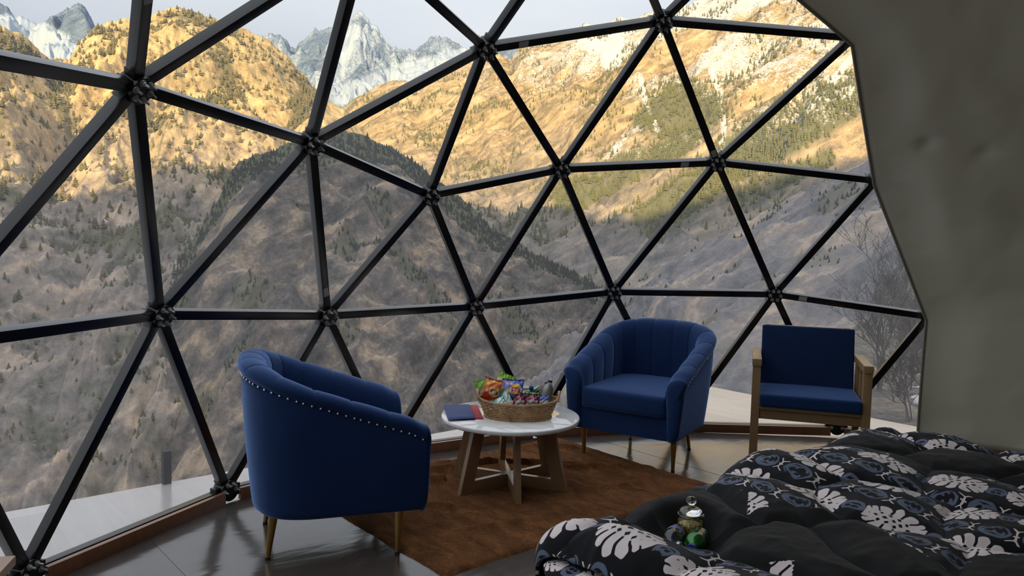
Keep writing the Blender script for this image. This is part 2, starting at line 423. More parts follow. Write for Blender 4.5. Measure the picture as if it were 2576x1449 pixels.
# the high sunlit range on the right
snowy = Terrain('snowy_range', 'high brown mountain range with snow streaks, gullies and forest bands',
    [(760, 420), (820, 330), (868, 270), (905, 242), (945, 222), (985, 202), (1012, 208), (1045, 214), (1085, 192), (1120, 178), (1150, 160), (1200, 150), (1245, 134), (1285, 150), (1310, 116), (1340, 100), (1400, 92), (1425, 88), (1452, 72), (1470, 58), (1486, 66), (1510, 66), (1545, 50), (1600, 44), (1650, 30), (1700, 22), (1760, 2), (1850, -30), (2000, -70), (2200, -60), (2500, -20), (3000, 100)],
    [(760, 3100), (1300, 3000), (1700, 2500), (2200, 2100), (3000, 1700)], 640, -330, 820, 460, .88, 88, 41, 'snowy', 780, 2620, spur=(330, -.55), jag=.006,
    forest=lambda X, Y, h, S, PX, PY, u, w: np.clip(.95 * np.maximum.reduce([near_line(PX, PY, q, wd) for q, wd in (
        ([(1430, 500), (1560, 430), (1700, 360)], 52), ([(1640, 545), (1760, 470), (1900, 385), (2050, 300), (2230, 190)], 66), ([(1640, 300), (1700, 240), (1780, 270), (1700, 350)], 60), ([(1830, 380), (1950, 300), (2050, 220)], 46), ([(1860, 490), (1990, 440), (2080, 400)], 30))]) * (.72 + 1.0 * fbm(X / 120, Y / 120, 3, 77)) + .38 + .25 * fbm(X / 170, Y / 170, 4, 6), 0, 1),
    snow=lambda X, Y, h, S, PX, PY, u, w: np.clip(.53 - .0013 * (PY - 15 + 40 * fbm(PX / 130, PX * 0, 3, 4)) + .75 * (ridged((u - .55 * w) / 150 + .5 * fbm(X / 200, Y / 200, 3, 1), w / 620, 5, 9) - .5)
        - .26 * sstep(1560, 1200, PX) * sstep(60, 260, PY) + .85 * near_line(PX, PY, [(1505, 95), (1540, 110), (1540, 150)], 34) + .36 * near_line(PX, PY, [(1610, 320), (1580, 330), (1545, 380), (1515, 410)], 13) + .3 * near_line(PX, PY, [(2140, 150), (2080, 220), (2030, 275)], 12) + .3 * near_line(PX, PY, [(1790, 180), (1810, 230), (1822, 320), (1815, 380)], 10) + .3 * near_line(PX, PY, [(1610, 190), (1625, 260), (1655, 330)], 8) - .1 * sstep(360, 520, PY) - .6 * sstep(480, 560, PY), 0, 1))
# dark spur in the middle and the near slope on the right
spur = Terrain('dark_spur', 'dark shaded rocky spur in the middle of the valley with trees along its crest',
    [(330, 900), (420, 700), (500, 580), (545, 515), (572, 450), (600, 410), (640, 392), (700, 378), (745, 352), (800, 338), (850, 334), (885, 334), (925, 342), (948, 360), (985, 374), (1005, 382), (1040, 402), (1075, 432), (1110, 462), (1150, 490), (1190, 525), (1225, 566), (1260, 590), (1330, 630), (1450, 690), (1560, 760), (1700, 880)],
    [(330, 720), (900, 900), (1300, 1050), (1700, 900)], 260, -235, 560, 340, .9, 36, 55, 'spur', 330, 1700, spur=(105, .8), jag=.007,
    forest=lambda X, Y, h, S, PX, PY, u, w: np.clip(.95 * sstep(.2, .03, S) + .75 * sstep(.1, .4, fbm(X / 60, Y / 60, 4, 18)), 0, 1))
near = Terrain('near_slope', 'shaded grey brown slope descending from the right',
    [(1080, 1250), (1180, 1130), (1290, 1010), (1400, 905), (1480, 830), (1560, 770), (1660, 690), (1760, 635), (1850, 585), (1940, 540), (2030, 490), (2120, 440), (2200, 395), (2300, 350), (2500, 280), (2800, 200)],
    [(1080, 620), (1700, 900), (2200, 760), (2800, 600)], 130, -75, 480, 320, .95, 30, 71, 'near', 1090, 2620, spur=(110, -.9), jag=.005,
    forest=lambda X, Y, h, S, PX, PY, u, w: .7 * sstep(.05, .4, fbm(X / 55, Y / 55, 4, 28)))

# unseen ridge behind the site, its crest shaped to keep the valley floor in shade
lat = np.array([-sun_h[1], sun_h[0]])                      # to the left of the light's path
LX = {'g': gold, 's': snowy, 'n': near}
ctl = []
DB = 1250.0
for k, px, py in (('g', -250, 560), ('g', 0, 548), ('g', 120, 520), ('g', 250, 492), ('g', 400, 474), ('g', 545, 458),
                  ('s', 1190, 505), ('s', 1260, 536), ('s', 1350, 542), ('s', 1420, 532), ('s', 1500, 560), ('s', 1570, 576), ('s', 1650, 556), ('s', 1750, 528), ('s', 1850, 490), ('s', 1950, 452), ('s', 2060, 425), ('s', 2200, 385), ('s', 2400, 330)):
    P = LX[k].hit(px, py); q = P[:2] - CAM[:2]
    ctl.append((q @ lat, P[2] + (q @ sun_h + DB) * math.tan(SUN_EL)))
ctl += [(-(-1) * q, h) for q, h in ()]
ctl.sort()
gl = [c for c in ctl if c[0] > 330]; sr = [c for c in ctl if c[0] <= 330]
cu = np.array([c[0] for c in ctl]); chh = np.array([c[1] for c in ctl])
U = np.linspace(-2600, 2600, 300); Wd = np.linspace(0, 1, 40)
HU = np.interp(U, cu, chh)
for _ in range(2): HU = np.convolve(np.pad(HU, 2, 'edge'), np.ones(5) / 5, 'valid')
HU = HU + 9 * fbm(U / 60, U * 0, 4, 3)
UU, WW = np.meshgrid(U, np.concatenate([Wd, [1.15, 1.4, 1.8]]), indexing='ij')
HH = HU[:, None] * np.where(WW <= 1, np.clip(WW, 0, 1) ** 1.25, 1 - (WW - 1) * .8) - 3.5 * (1 - np.clip(WW, 0, 1)) * np.ones_like(UU)
RR = 90 + (DB - 90) * WW
BX = CAM[0] - sun_h[0] * RR + lat[0] * UU; BY = CAM[1] - sun_h[1] * RR + lat[1] * UU
HH = HH + 16 * fbm(BX / 130, BY / 130, 5, 50) * np.where(np.abs(WW - 1) < .02, 0, 1) * np.clip(WW * 3, 0, 1)
me = np_mesh('home_ridge', np.stack([BX, BY, HH], -1).reshape(-1, 3), grid_faces(len(U), WW.shape[1]))
for nm in ('forest', 'snow'):
    me.attributes.new(nm, 'FLOAT', 'POINT')
tag(add('home_ridge', me, terrain_mat('home_ridge_rock', 'spur')), 'unseen ridge behind the dome, shaped to shade the valley', kind='structure')

# the ground right around the deck
gx = np.concatenate([np.linspace(-90, -8, 30), np.linspace(-7, 30, 150), np.linspace(31, 120, 60)]); gy = np.concatenate([np.linspace(-150, -31, 60), np.linspace(-30, 10, 150), np.linspace(11, 90, 30)])
GX, GY = np.meshgrid(gx, gy, indexing='ij')
def ground_h(x, y):
    drop = np.maximum(0, x - 4.6 - .42 * np.maximum(0, -4.2 - y))
    return -.95 - .075 * np.maximum(0, -4.2 - y) - .8 * drop + np.where((np.abs(x) < 6) & (np.abs(y) < 5), .05, 1) * (.5 * fbm(x / 5, y / 5, 4, 91) + .12 * fbm(x / .8, y / .8, 3, 92))
m, nt, b = newmat('scrub_ground')
v = coords(nt); n1 = noise(nt, v, .5, 6, .65); n2 = noise(nt, v, 5, 4, .7)
setin(nt, b, 'Base Color', ramp(nt, n1 * .55 + n2 * .45, [(.38, (.035, .032, .028)), (.48, (.09, .075, .06)), (.56, (.16, .125, .09)), (.66, (.26, .23, .19))]))
setin(nt, b, 'Roughness', 1.0); bump(nt, b, n2, .6, .08)
me = np_mesh('hill_ground', np.stack([GX, GY, ground_h(GX, GY)], -1).reshape(-1, 3), grid_faces(len(gx), len(gy)))
tag(add('hill_ground', me, m), 'dry scrubby ground falling away below the deck', kind='structure')
# ================================================================ the geodesic dome
R_DOME = 3.5; HUB_Z = .105
def dome_rows(N):
    top = np.array([0, 0, 1.]); s = 1 / 5 ** .5
    up = [np.array([2*s*math.cos(-2*PI*k/5), 2*s*math.sin(-2*PI*k/5), s]) for k in range(5)]
    lo = [np.array([2*s*math.cos(-2*PI*(k+.5)/5), 2*s*math.sin(-2*PI*(k+.5)/5), -s]) for k in range(5)]
    n = lambda p: p / np.linalg.norm(p); rows = [[top]]
    for r in range(1, N + 1):
        L = []
        for k in range(5):
            A = top + (up[k] - top)*r/N; B = top + (up[(k+1) % 5] - top)*r/N
            for j in range(r): L.append(n(A + (B - A)*j/r))
        rows.append(L)
    for r in range(1, N):
        L = []
        for k in range(5):
            a_, b_ = up[k], up[(k+1) % 5]; c_, d_ = lo[k], lo[(k+1) % 5]; t = r/N
            A = a_ + (c_ - a_)*t; B = b_ + (c_ - b_)*t; m_ = N - r
            for j in range(m_): L.append(n(A + (B - A)*j/m_))
            D = b_ + (d_ - b_)*t
            for j in range(r): L.append(n(B + (D - B)*j/r))
        rows.append(L)
    return rows
ROWS = dome_rows(4)
NODE = {}; UNIT = {}
for r in range(0, 7):
    n_ = len(ROWS[r])
    for i in range(n_):
        k = i if i <= n_ // 2 else i - n_
        UNIT[(r, k)] = ROWS[r][i]; NODE[(r, k)] = ROWS[r][i] * R_DOME + np.array([0, 0, HUB_Z])
K_FIT = .9658      # the frame is surveyed from the viewpoint: scale it so its base ring stands 6 cm above the floor
for k in NODE: NODE[k] = CAM + (NODE[k] - CAM) / K_FIT
CEN = CAM + (np.array([0, 0, HUB_Z]) - CAM) / K_FIT; HUB_Z = float(CEN[2]); R_DOME = R_DOME / K_FIT
keys = list(NODE)
KU = np.array([UNIT[k] for k in keys])
DM = np.linalg.norm(KU[:, None] - KU[None], axis=2)
EDGES = [(keys[i], keys[j]) for i in range(len(keys)) for j in range(i) if DM[i, j] < .34]
ADJ = {k: set() for k in keys}
for a_, b_ in EDGES: ADJ[a_].add(b_); ADJ[b_].add(a_)
TRIS = list({tuple(sorted((a_, b_, c_))) for a_, b_ in EDGES for c_ in ADJ[a_] & ADJ[b_]})
# measured joints: moved along their line of sight so the frame matches the survey
for k, (x, y) in {(4, -2): (347, 222), (4, -1): (786, 362), (4, 0): (1083, 493), (4, 1): (1413, 427), (4, 2): (1805, 410), (4, 3): (2204, 455),
                  (3, 0): (1224, 125), (3, 1): (1668, 56), (3, 2): (2148, 96), (5, -2): (405, 793), (5, -1): (825, 795), (5, 0): (1197, 772), (5, 1): (1544, 735),
                  (5, 2): (1949, 741), (5, 3): (2336, 797), (3, -1): (922, -148), (3, -2): (430, -575), (2, 0): (1519, -302)}.items():
    d = (NODE[k] - CAM) @ RM[2]; NODE[k] = at_depth(x, y, d)
for k, (x, y) in {(6, -3): (72, 1440), (6, -2): (572, 1233), (6, 2): (2104, 1075)}.items():
    NODE[k] = at_z(x, y, HUB_Z)
def outward(P): q = P - CEN; return q / np.linalg.norm(q)
WIN = {(3, i) for i in range(-4, 3)} | {(4, i) for i in range(-5, 4)} | {(5, i) for i in range(-6, 4)} | {(6, i) for i in range(-6, 4)} | {(2, 0), (2, -1), (2, -2)}  # left rows, out of view, opened wider to bring daylight onto the liner

steel = plain('black_steel', (.006, .006, .0065), .26, 0, 14, .3, .05, spec=.6)
steel_plate = plain('black_plate', (.008, .008, .009), .4, 0, 30, .3, .2)
bolt_mat = plain('bolt_steel', (.34, .34, .32), .4, .6)
tape_mat = plain('grey_tape', (.42, .42, .40), .6)
win = tag(bpy.data.objects.new('window_1', None), 'black steel geodesic dome window frame with clear panes facing the mountains', kind='structure'); C.objects.link(win)

SW, SH = .046, .046
def strut(a_, b_):
    A, B = NODE[a_], NODE[b_]; up = outward((A + B) / 2)
    A = A + outward(A) * .02; B = B + outward(B) * .02
    if a_[0] == 6 and b_[0] == 6: A[2] -= .014; B[2] -= .014
    return MB().beam(A, B, SW, SH, up, .004, .05, .05).build('strut', steel, win, 30)
shown = []
for a_, b_ in EDGES:
    if (a_ in WIN and b_ in WIN) or {a_, b_} == {(3, 1), (2, 1)}:
        if {a_, b_} <= {(6, 3), (5, 3)}: continue
        shown.append((a_, b_)); s_ = strut(a_, b_)
        for (q, f, lab) in (((( 4, -2), (3, -2)), .36, 1), (((5, -1), (4, -1)), .16, 1), (((3, 0), (3, 1)), .2, 1), (((4, 1), (4, 2)), .78, 1), (((5, 2), (5, 3)), .19, 1), (((4, 2), (3, 1)), .08, 1)):
            if {a_, b_} == set(q):
                A, B = NODE[q[0]], NODE[q[1]]; up = outward((A + B) / 2); d = (B - A) / np.linalg.norm(B - A); P = A + (B - A) * f
                x = np.cross(d, up); x /= np.linalg.norm(x)
                P = P + outward(P) * .02 - up * (SH / 2 + .001)
                st = MB().beam(P - d * .028, P + d * .028, .034, .0016, up).build('sticker', tape_mat, s_); st['label'] = 'small grey tape label on the strut'
hub_nodes = sorted({k for e in shown for k in e if k in WIN})
def make_hub(k):
    P = NODE[k]; n = Vector(outward(P)); P = Vector(P)
    mb = MB()
    mb.cone(P - n * .012, P + n * .05, .052, .056, 12)
    hub = mb.build('hub', steel_plate, win, 30)
    q = Vector((0, 0, 1)).rotation_difference(-n).to_matrix()
    nb_ = sorted(ADJ[k]); dirs = []
    for j in nb_:
        t = Vector(NODE[j]) - P; t = (t - n * t.dot(n)).normalized(); dirs.append(t)
        if j in WIN:
            # flat lug reaching out to each strut
            MB().beam(P + t * .03 + n * .018, P + t * .078 + n * .018, .047, .047, n).build('lug', steel_plate, hub, 30)
    if k in {(3, 2), (4, 3), (5, 3)}: return          # tucked behind the liner edge
    plate = MB().cone(P - n * .024, P - n * .014, .055, .055, 24).build('plate', steel_plate, hub, 30)
    for t in dirs:
        c = P + t * .037
        mb = MB().cone(c - n * .024, c - n * .028, .014, .013, 12).cone(c - n * .028, c - n * .037, .0095, .0085, 6).cone(c - n * .037, c - n * .056, .0052, .0048, 8)
        mb.build('bolt', bolt_mat, hub, 30)
for k in hub_nodes: make_hub(k)

# clear film panes
m, nt, b = newmat('clear_film')
out = nt.nodes['Material Output']; nt.nodes.remove(b)
tr = nt.nodes.new('ShaderNodeBsdfTransparent'); tr.inputs['Color'].default_value = (.965, .968, .97, 1)
gl = nt.nodes.new('ShaderNodeBsdfGlossy'); gl.inputs['Roughness'].default_value = .16
df = nt.nodes.new('ShaderNodeBsdfTranslucent'); df.inputs['Color'].default_value = (.8, .82, .85, 1)
ge = nt.nodes.new('ShaderNodeNewGeometry'); vd = nt.nodes.new('ShaderNodeVectorMath'); vd.operation = 'DOT_PRODUCT'
nt.links.new(ge.outputs['Normal'], vd.inputs[0]); nt.links.new(ge.outputs['Incoming'], vd.inputs[1])
schlick = ((1 - E(nt, vd.outputs['Value']).abs())._m('ADD', 0, clamp=True)).pow(5) * .9 + .04
v = coords(nt); hz = noise(nt, v, 1.6, 6, .6); sc2 = noise(nt, v, 3.4, 2)
haze = ((hz - .5) * .12 + .075)._m('MAXIMUM', .02)
ms1 = nt.nodes.new('ShaderNodeMixShader'); ms2 = nt.nodes.new('ShaderNodeMixShader')
nt.links.new(haze.v, ms1.inputs[0]); nt.links.new(tr.outputs[0], ms1.inputs[1]); nt.links.new(df.outputs[0], ms1.inputs[2])
nt.links.new((schlick * .45).v, ms2.inputs[0]); nt.links.new(ms1.outputs[0], ms2.inputs[1]); nt.links.new(gl.outputs[0], ms2.inputs[2])
bp_ = nt.nodes.new('ShaderNodeBump'); bp_.inputs['Strength'].default_value = .25; bp_.inputs['Distance'].default_value = .03
nt.links.new(sc2.v, bp_.inputs['Height']); nt.links.new(bp_.outputs[0], gl.inputs['Normal'])
nt.links.new(ms2.outputs[0], out.inputs['Surface']); film = m

def mid(a_, b_): return (NODE[a_] + NODE[b_]) / 2
M1 = mid((3, 1), (2, 1)); MB1 = mid((6, 2), (6, 3))
SPLIT = {}     # triangle -> (window polygons, liner polygons)
def tri(*k): return tuple(sorted(k))
N_ = NODE
SPLIT[tri((3, 1), (3, 2), (2, 1))] = ([N_[(3, 1)], N_[(3, 2)], M1], [N_[(3, 2)], N_[(2, 1)], M1])
SPLIT[tri((3, 1), (2, 1), (2, 0))] = ([N_[(3, 1)], M1, N_[(2, 0)]], [M1, N_[(2, 1)], N_[(2, 0)]])
SPLIT[tri((5, 3), (6, 2), (6, 3))] = ([N_[(5, 3)], N_[(6, 2)], MB1], [N_[(5, 3)], MB1, N_[(6, 3)]])
liner_tris = []
for t in TRIS:
    if t in SPLIT: wp, lp = SPLIT[t]
    elif all(k in WIN for k in t): wp, lp = [N_[k] for k in t], None
    else: wp, lp = None, [N_[k] for k in t]
    if wp is not None:
        P = np.array(wp); P = P + np.array([outward(p) for p in P]) * .048
        me = bpy.data.meshes.new('pane'); me.from_pydata([tuple(p) for p in P], [], [(0, 1, 2)]); add('pane', me, film, win)
    if lp is not None: liner_tris.append(np.array(lp))

# quilted liner: the rest of the shell
n = 34
Vs = []; Fs = []; off = 0
bary = [(i, j) for i in range(n + 1) for j in range(n + 1 - i)]; bi = {q: k for k, q in enumerate(bary)}
W = np.array([[(n - i - j) / n, i / n, j / n] for i, j in bary])
T3 = []
for i, j in bary:
    if i + j < n: T3.append((bi[(i, j)], bi[(i+1, j)], bi[(i, j+1)]))
    if i + j < n - 1: T3.append((bi[(i+1, j)], bi[(i+1, j+1)], bi[(i, j+1)]))
T3 = np.array(T3)
for P in liner_tris:
    Vs.append(W @ P); Fs.append(T3 + off); off += len(W)
V = np.concatenate(Vs); F = np.concatenate(Fs)
key = np.round(V, 4); uq, inv = np.unique(key, axis=0, return_inverse=True); inv = inv.reshape(-1)
V = uq; F = inv[F]
# orient inward
nrm = np.cross(V[F[:, 1]] - V[F[:, 0]], V[F[:, 2]] - V[F[:, 0]]); flip = ((V[F].mean(1) - CEN) * nrm).sum(1) > 0
F[flip] = F[flip][:, ::-1]
ed = np.sort(np.concatenate([F[:, [0, 1]], F[:, [1, 2]], F[:, [2, 0]]]), 1); ue, ct = np.unique(ed, axis=0, return_counts=True)
bedge = ue[ct == 1]; isb = np.zeros(len(V), bool); isb[bedge.ravel()] = True
base = V[:, 2] < HUB_Z + .03
rad = V - CEN; rr = np.linalg.norm(rad, axis=1); dirn = rad / rr[:, None]
r_in = .45 * rr + .55 * R_DOME - .085; r_cap = rr - .035
th = np.arctan2(dirn[:, 1], dirn[:, 0]); zz = dirn[:, 2]
bv_ = V[isb & (V[:, 2] > HUB_Z + .03)]; dbn = np.full(len(V), 9.)
for q in bv_[::3]: dbn = np.minimum(dbn, np.linalg.norm(V - q, axis=1))
dbn = sstep(.03, .35, dbn); r_in = r_in - .05 * dbn; r_base = r_in.copy()
r_in = r_in + .020 * fbm(th * 3.2, zz * 4.2, 3, 5) + .008 * fbm(th * 9, zz * 11, 3, 6)
for q in range(230):
    a_ = rng.uniform(-PI, PI); z_ = rng.uniform(0.02, .98); dq = np.array([math.sqrt(1 - z_*z_) * math.cos(a_), math.sqrt(1 - z_*z_) * math.sin(a_), z_])
    dd = np.linalg.norm(dirn - dq, axis=1) * R_DOME
    r_in = r_in + rng.uniform(.012, .03) * np.exp(-(dd / .05) ** 2) + rng.uniform(.012, .034) * np.exp(-(dd / .2) ** 2)
r_in = np.minimum(r_base + (r_in - r_base) * 1.5 * (.15 + .85 * dbn), r_cap)
Vn = CEN + dirn * r_in[:, None]
edge_v = isb & ~base
sgn = np.sign(th)[:, None]; tang = np.stack([-dirn[:, 1], dirn[:, 0], 0 * th], -1); tang /= np.linalg.norm(tang, axis=1)[:, None]
bulge = .022 + .0 * th
Vn[edge_v] += (-tang * sgn * bulge[:, None])[edge_v] * (np.abs(th[edge_v] ) > .35)[:, None]
Vn[base, 2] = HUB_Z + .005
m, nt, b = newmat('quilted_liner')
v = coords(nt); n1 = noise(nt, v, 2.2, 4, .6); n2 = noise(nt, v, 220, 2)
setin(nt, b, 'Base Color', mixc(nt, n1, (.75, .725, .585), (.81, .785, .64))); setin(nt, b, 'Roughness', .62); setin(nt, b, 'Specular IOR Level', .35)
bump(nt, b, n1 * 1.2 + n2 * .12, .22, .02)
liner_mat = m
me = np_mesh('wall_right', Vn, F)
wl = tag(add('wall_right', me, liner_mat), 'grey green quilted fabric liner covering the dome wall and roof', kind='structure')
md = wl.modifiers.new('thickness', 'SOLIDIFY'); md.thickness = .02; md.offset = -1
# pale hem along the opening
hp = []
be = [e for e in bedge if edge_v[e[0]] or edge_v[e[1]]]
nbr = {}
for a_, b_ in be: nbr.setdefault(int(a_), []).append(int(b_)); nbr.setdefault(int(b_), []).append(int(a_))
start = [k for k, q in nbr.items() if len(q) == 1]
if start:
    path = [start[0]]; prev = None
    while True:
        nx = [q for q in nbr[path[-1]] if q != prev]
        if not nx or nx[0] == path[0]: break
        prev = path[-1]; path.append(nx[0])
    Vh, Fh = tube_arrays(Vn[path], .009, 6)
    add('hem', np_mesh('hem', Vh, Fh), plain('hem_cloth', (.26, .25, .21), .8), wl)

# floor: vinyl sheets side by side
def vinyl(name, c0, c1, rough, seam, ior=1.5, wav=.16):
    m, nt, b = newmat(name)
    v = coords(nt); x, y, z = xyz(nt, v)
    # printed planks: 0.15 wide along x
    row = (y / seam).floor(); xo = x + (row * 12.9898).sin() * 3.7
    pid = ((row * 78.233 + (xo / 1.2).floor() * 37.719).sin() * 43758.5).frac()
    g = noise(nt, coords(nt, 'Object', (.15, 1.6, 1)), 9, 6, .65, .5)
    big = noise(nt, v, 1.1, 3)
    ln = ((y / seam).frac() - .5).abs().gt(.485, .01) * .05 + ((xo / 1.2).frac() - .5).abs().gt(.4975, .002) * .05
    f = (g * .55 + pid * .32 + big * .2 - ln)._m('ADD', -.05, clamp=True)
    setin(nt, b, 'Base Color', mixc(nt, f, c0, c1)); 
    r = noise(nt, v, 2.6, 4, .6)
    setin(nt, b, 'Roughness', r * .16 + rough); setin(nt, b, 'IOR', ior)
    wv = noise(nt, coords(nt, 'Object', (1.6, .7, 1)), 2.0, 3, .5, .6)
    bump(nt, b, wv, wav, .03)
    return m
vin = vinyl('floor_vinyl', (.034, .028, .025), (.10, .083, .074), .09, .152, 1.75, .26)
fl = tag(bpy.data.objects.new('floor', None), 'glossy dark grey wood print vinyl floor in sheets', kind='structure'); C.objects.link(fl)
def poly_half(y):
    th_ = np.arange(720) * PI / 360; ap = (R_DOME - .03) * math.cos(PI / 20); rr_ = ap / np.cos((th_ + PI / 20) % (PI / 10) - PI / 20 if False else ((th_ + PI / 10) % (PI / 10)) - PI / 20)
    k_ = np.argsort(np.abs(rr_ * np.sin(th_) - (y - CEN[1])) + 10 * (np.cos(th_) < 0))[0]
    return max(.02, float(rr_[k_] * np.cos(th_[k_])))
yb = [-3.6, -3.03, -1.512, 0.0, 1.514, 3.03, 3.42]
for k in range(len(yb) - 1):
    y0, y1 = yb[k], yb[k + 1] - .0012
    ys = np.linspace(y0, y1, 14); hx = np.array([poly_half(q) for q in ys])
    pts = [(CEN[0] + h_, y_) for h_, y_ in zip(hx, ys)] + [(CEN[0] - h_, y_) for h_, y_ in zip(hx[::-1], ys[::-1])]
    MB().prism(pts, -.03, 0.0 + (.0010 if k % 2 else 0)).build('vinyl_sheet', vin, fl, 20)
deck_m = vinyl('deck_vinyl', (.25, .232, .225), (.52, .485, .465), .13, .30, 1.75, .14)  # floor print again, sky reflection painted in as a paler base colour
dk = tag(bpy.data.objects.new('deck', None), 'pale glossy wood print deck outside the dome, open to the valley', kind='structure'); C.objects.link(dk)
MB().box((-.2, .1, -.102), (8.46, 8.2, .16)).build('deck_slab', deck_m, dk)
MB().box((4.045, .1, -.11), (.03, 8.2, .15)).build('edge_board', wood('edge_wood', (.10, .075, .06), (.2, .16, .13), .6, 'Y'), dk)
pm = plain('weathered_post', (.016, .013, .012), .8, 0, 20, .4, .4)
P = at_z(417, 1205, 0)
pz = 1.4629 - 0.0
ptop = at_depth(417, 1131, (P - CAM) @ RM[2])[2]
mb = MB().box((P[0] - .012, P[1], ptop / 2 - .02), (.044, .044, ptop + .04), None, .003)
tag(mb.build('deck_post', pm), 'short black square post standing at the deck edge', 'post')

# wooden kerb inside the base ring
kw = wood('kerb_wood', (.13, .052, .024), (.30, .135, .065), .35, 'Z', 7, .2)
kn = [(6, i) for i in range(-6, 5)]
ti = 0
for a_, b_ in zip(kn[:-1], kn[1:]):
    A, B = Vector(NODE[a_]), Vector(NODE[b_]); A.z = B.z = .0325
    inn = -Vector(outward(np.array((A + B) / 2))); inn.z = 0; inn.normalize()
    ti += 1
    o = MB().beam(A + inn * .028, B + inn * .028, .026, .065, (0, 0, 1), .003, .055, .055).build('trim_%d' % ti, kw, None, 30)
    tag(o, 'brown wooden kerb board along the dome base', kind='structure')
for i in range(4, 14):
    a_, b_ = ROWS[6][i], ROWS[6][i + 1]
    A = Vector(CEN + a_ * R_DOME); B = Vector(CEN + b_ * R_DOME); A.z = B.z = .04; inn = Vector(CEN) - ((A + B) / 2); inn.z = 0; inn.normalize(); ti += 1
    o = MB().beam(A + inn * .05, B + inn * .05, .026, .08, (0, 0, 1), .003, .0, .0).build('trim_%d' % ti, kw, None, 30)
    tag(o, 'brown wooden kerb board under the quilted liner', kind='structure')
# ================================================================ armchairs
def velvet(name, c, sheen=.55):
    m, nt, b = newmat(name)
    v = coords(nt); n1 = noise(nt, v, 5, 4, .6, .4); n2 = noise(nt, v, 400, 2)
    setin(nt, b, 'Base Color', mixc(nt, n1, tuple(q * .7 for q in c), tuple(q * 1.3 for q in c)))
    setin(nt, b, 'Roughness', .75); setin(nt, b, 'Specular IOR Level', .15)
    setin(nt, b, 'Sheen Weight', sheen); setin(nt, b, 'Sheen Roughness', .38); setin(nt, b, 'Sheen Tint', (.30, .50, 1.0))
    bump(nt, b, n2, .1, .001)
    return m
navy = velvet('navy_velvet', (.0085, .028, .10), 1.0)
brass = plain('brass_leg', (.46, .29, .09), .28, .9, 20, .15)
black_tip = plain('leg_tip', (.01, .01, .01), .6)
silver = plain('nail_silver', (.75, .75, .74), .22, 1.0)

CW, CD = .402, .388           # half width, half depth
def u_path(n):
    """plan of the shell, right front round the back to left front: points, outward normals"""
    seg = []
    ys = np.linspace(CD, -.06, 60); seg.append(np.stack([np.full(60, CW), ys], 1))
    t = np.linspace(0, PI, 161)[1:-1]; ex = 2 / 2.7
    seg.append(np.stack([CW * np.sign(np.cos(t)) * np.abs(np.cos(t)) ** ex, -.06 - (CD - .06) * np.abs(np.sin(t)) ** ex], 1))
    seg.append(np.stack([np.full(60, -CW), ys[::-1]], 1))
    P = np.concatenate(seg); L = np.concatenate([[0], np.cumsum(np.linalg.norm(np.diff(P, axis=0), axis=1))])
    s_ = np.linspace(0, L[-1], n); Q = np.stack([np.interp(s_, L, P[:, 0]), np.interp(s_, L, P[:, 1])], 1)
    T = np.gradient(Q, axis=0)
    for _ in range(3): T[1:-1] = (T[:-2] + T[1:-1] * 2 + T[2:]) / 4
    T /= np.linalg.norm(T, axis=1)[:, None]
    return Q, np.stack([-T[:, 1], T[:, 0]], 1) * 1.0, s_
def top_h(Q):
    y = Q[:, 1]
    t = np.clip((CD - y) / (2 * CD), 0, 1)
    return .615 + .265 * (t ** 1.02) - .012 * sstep(.1, 0, t)
ZB = .205
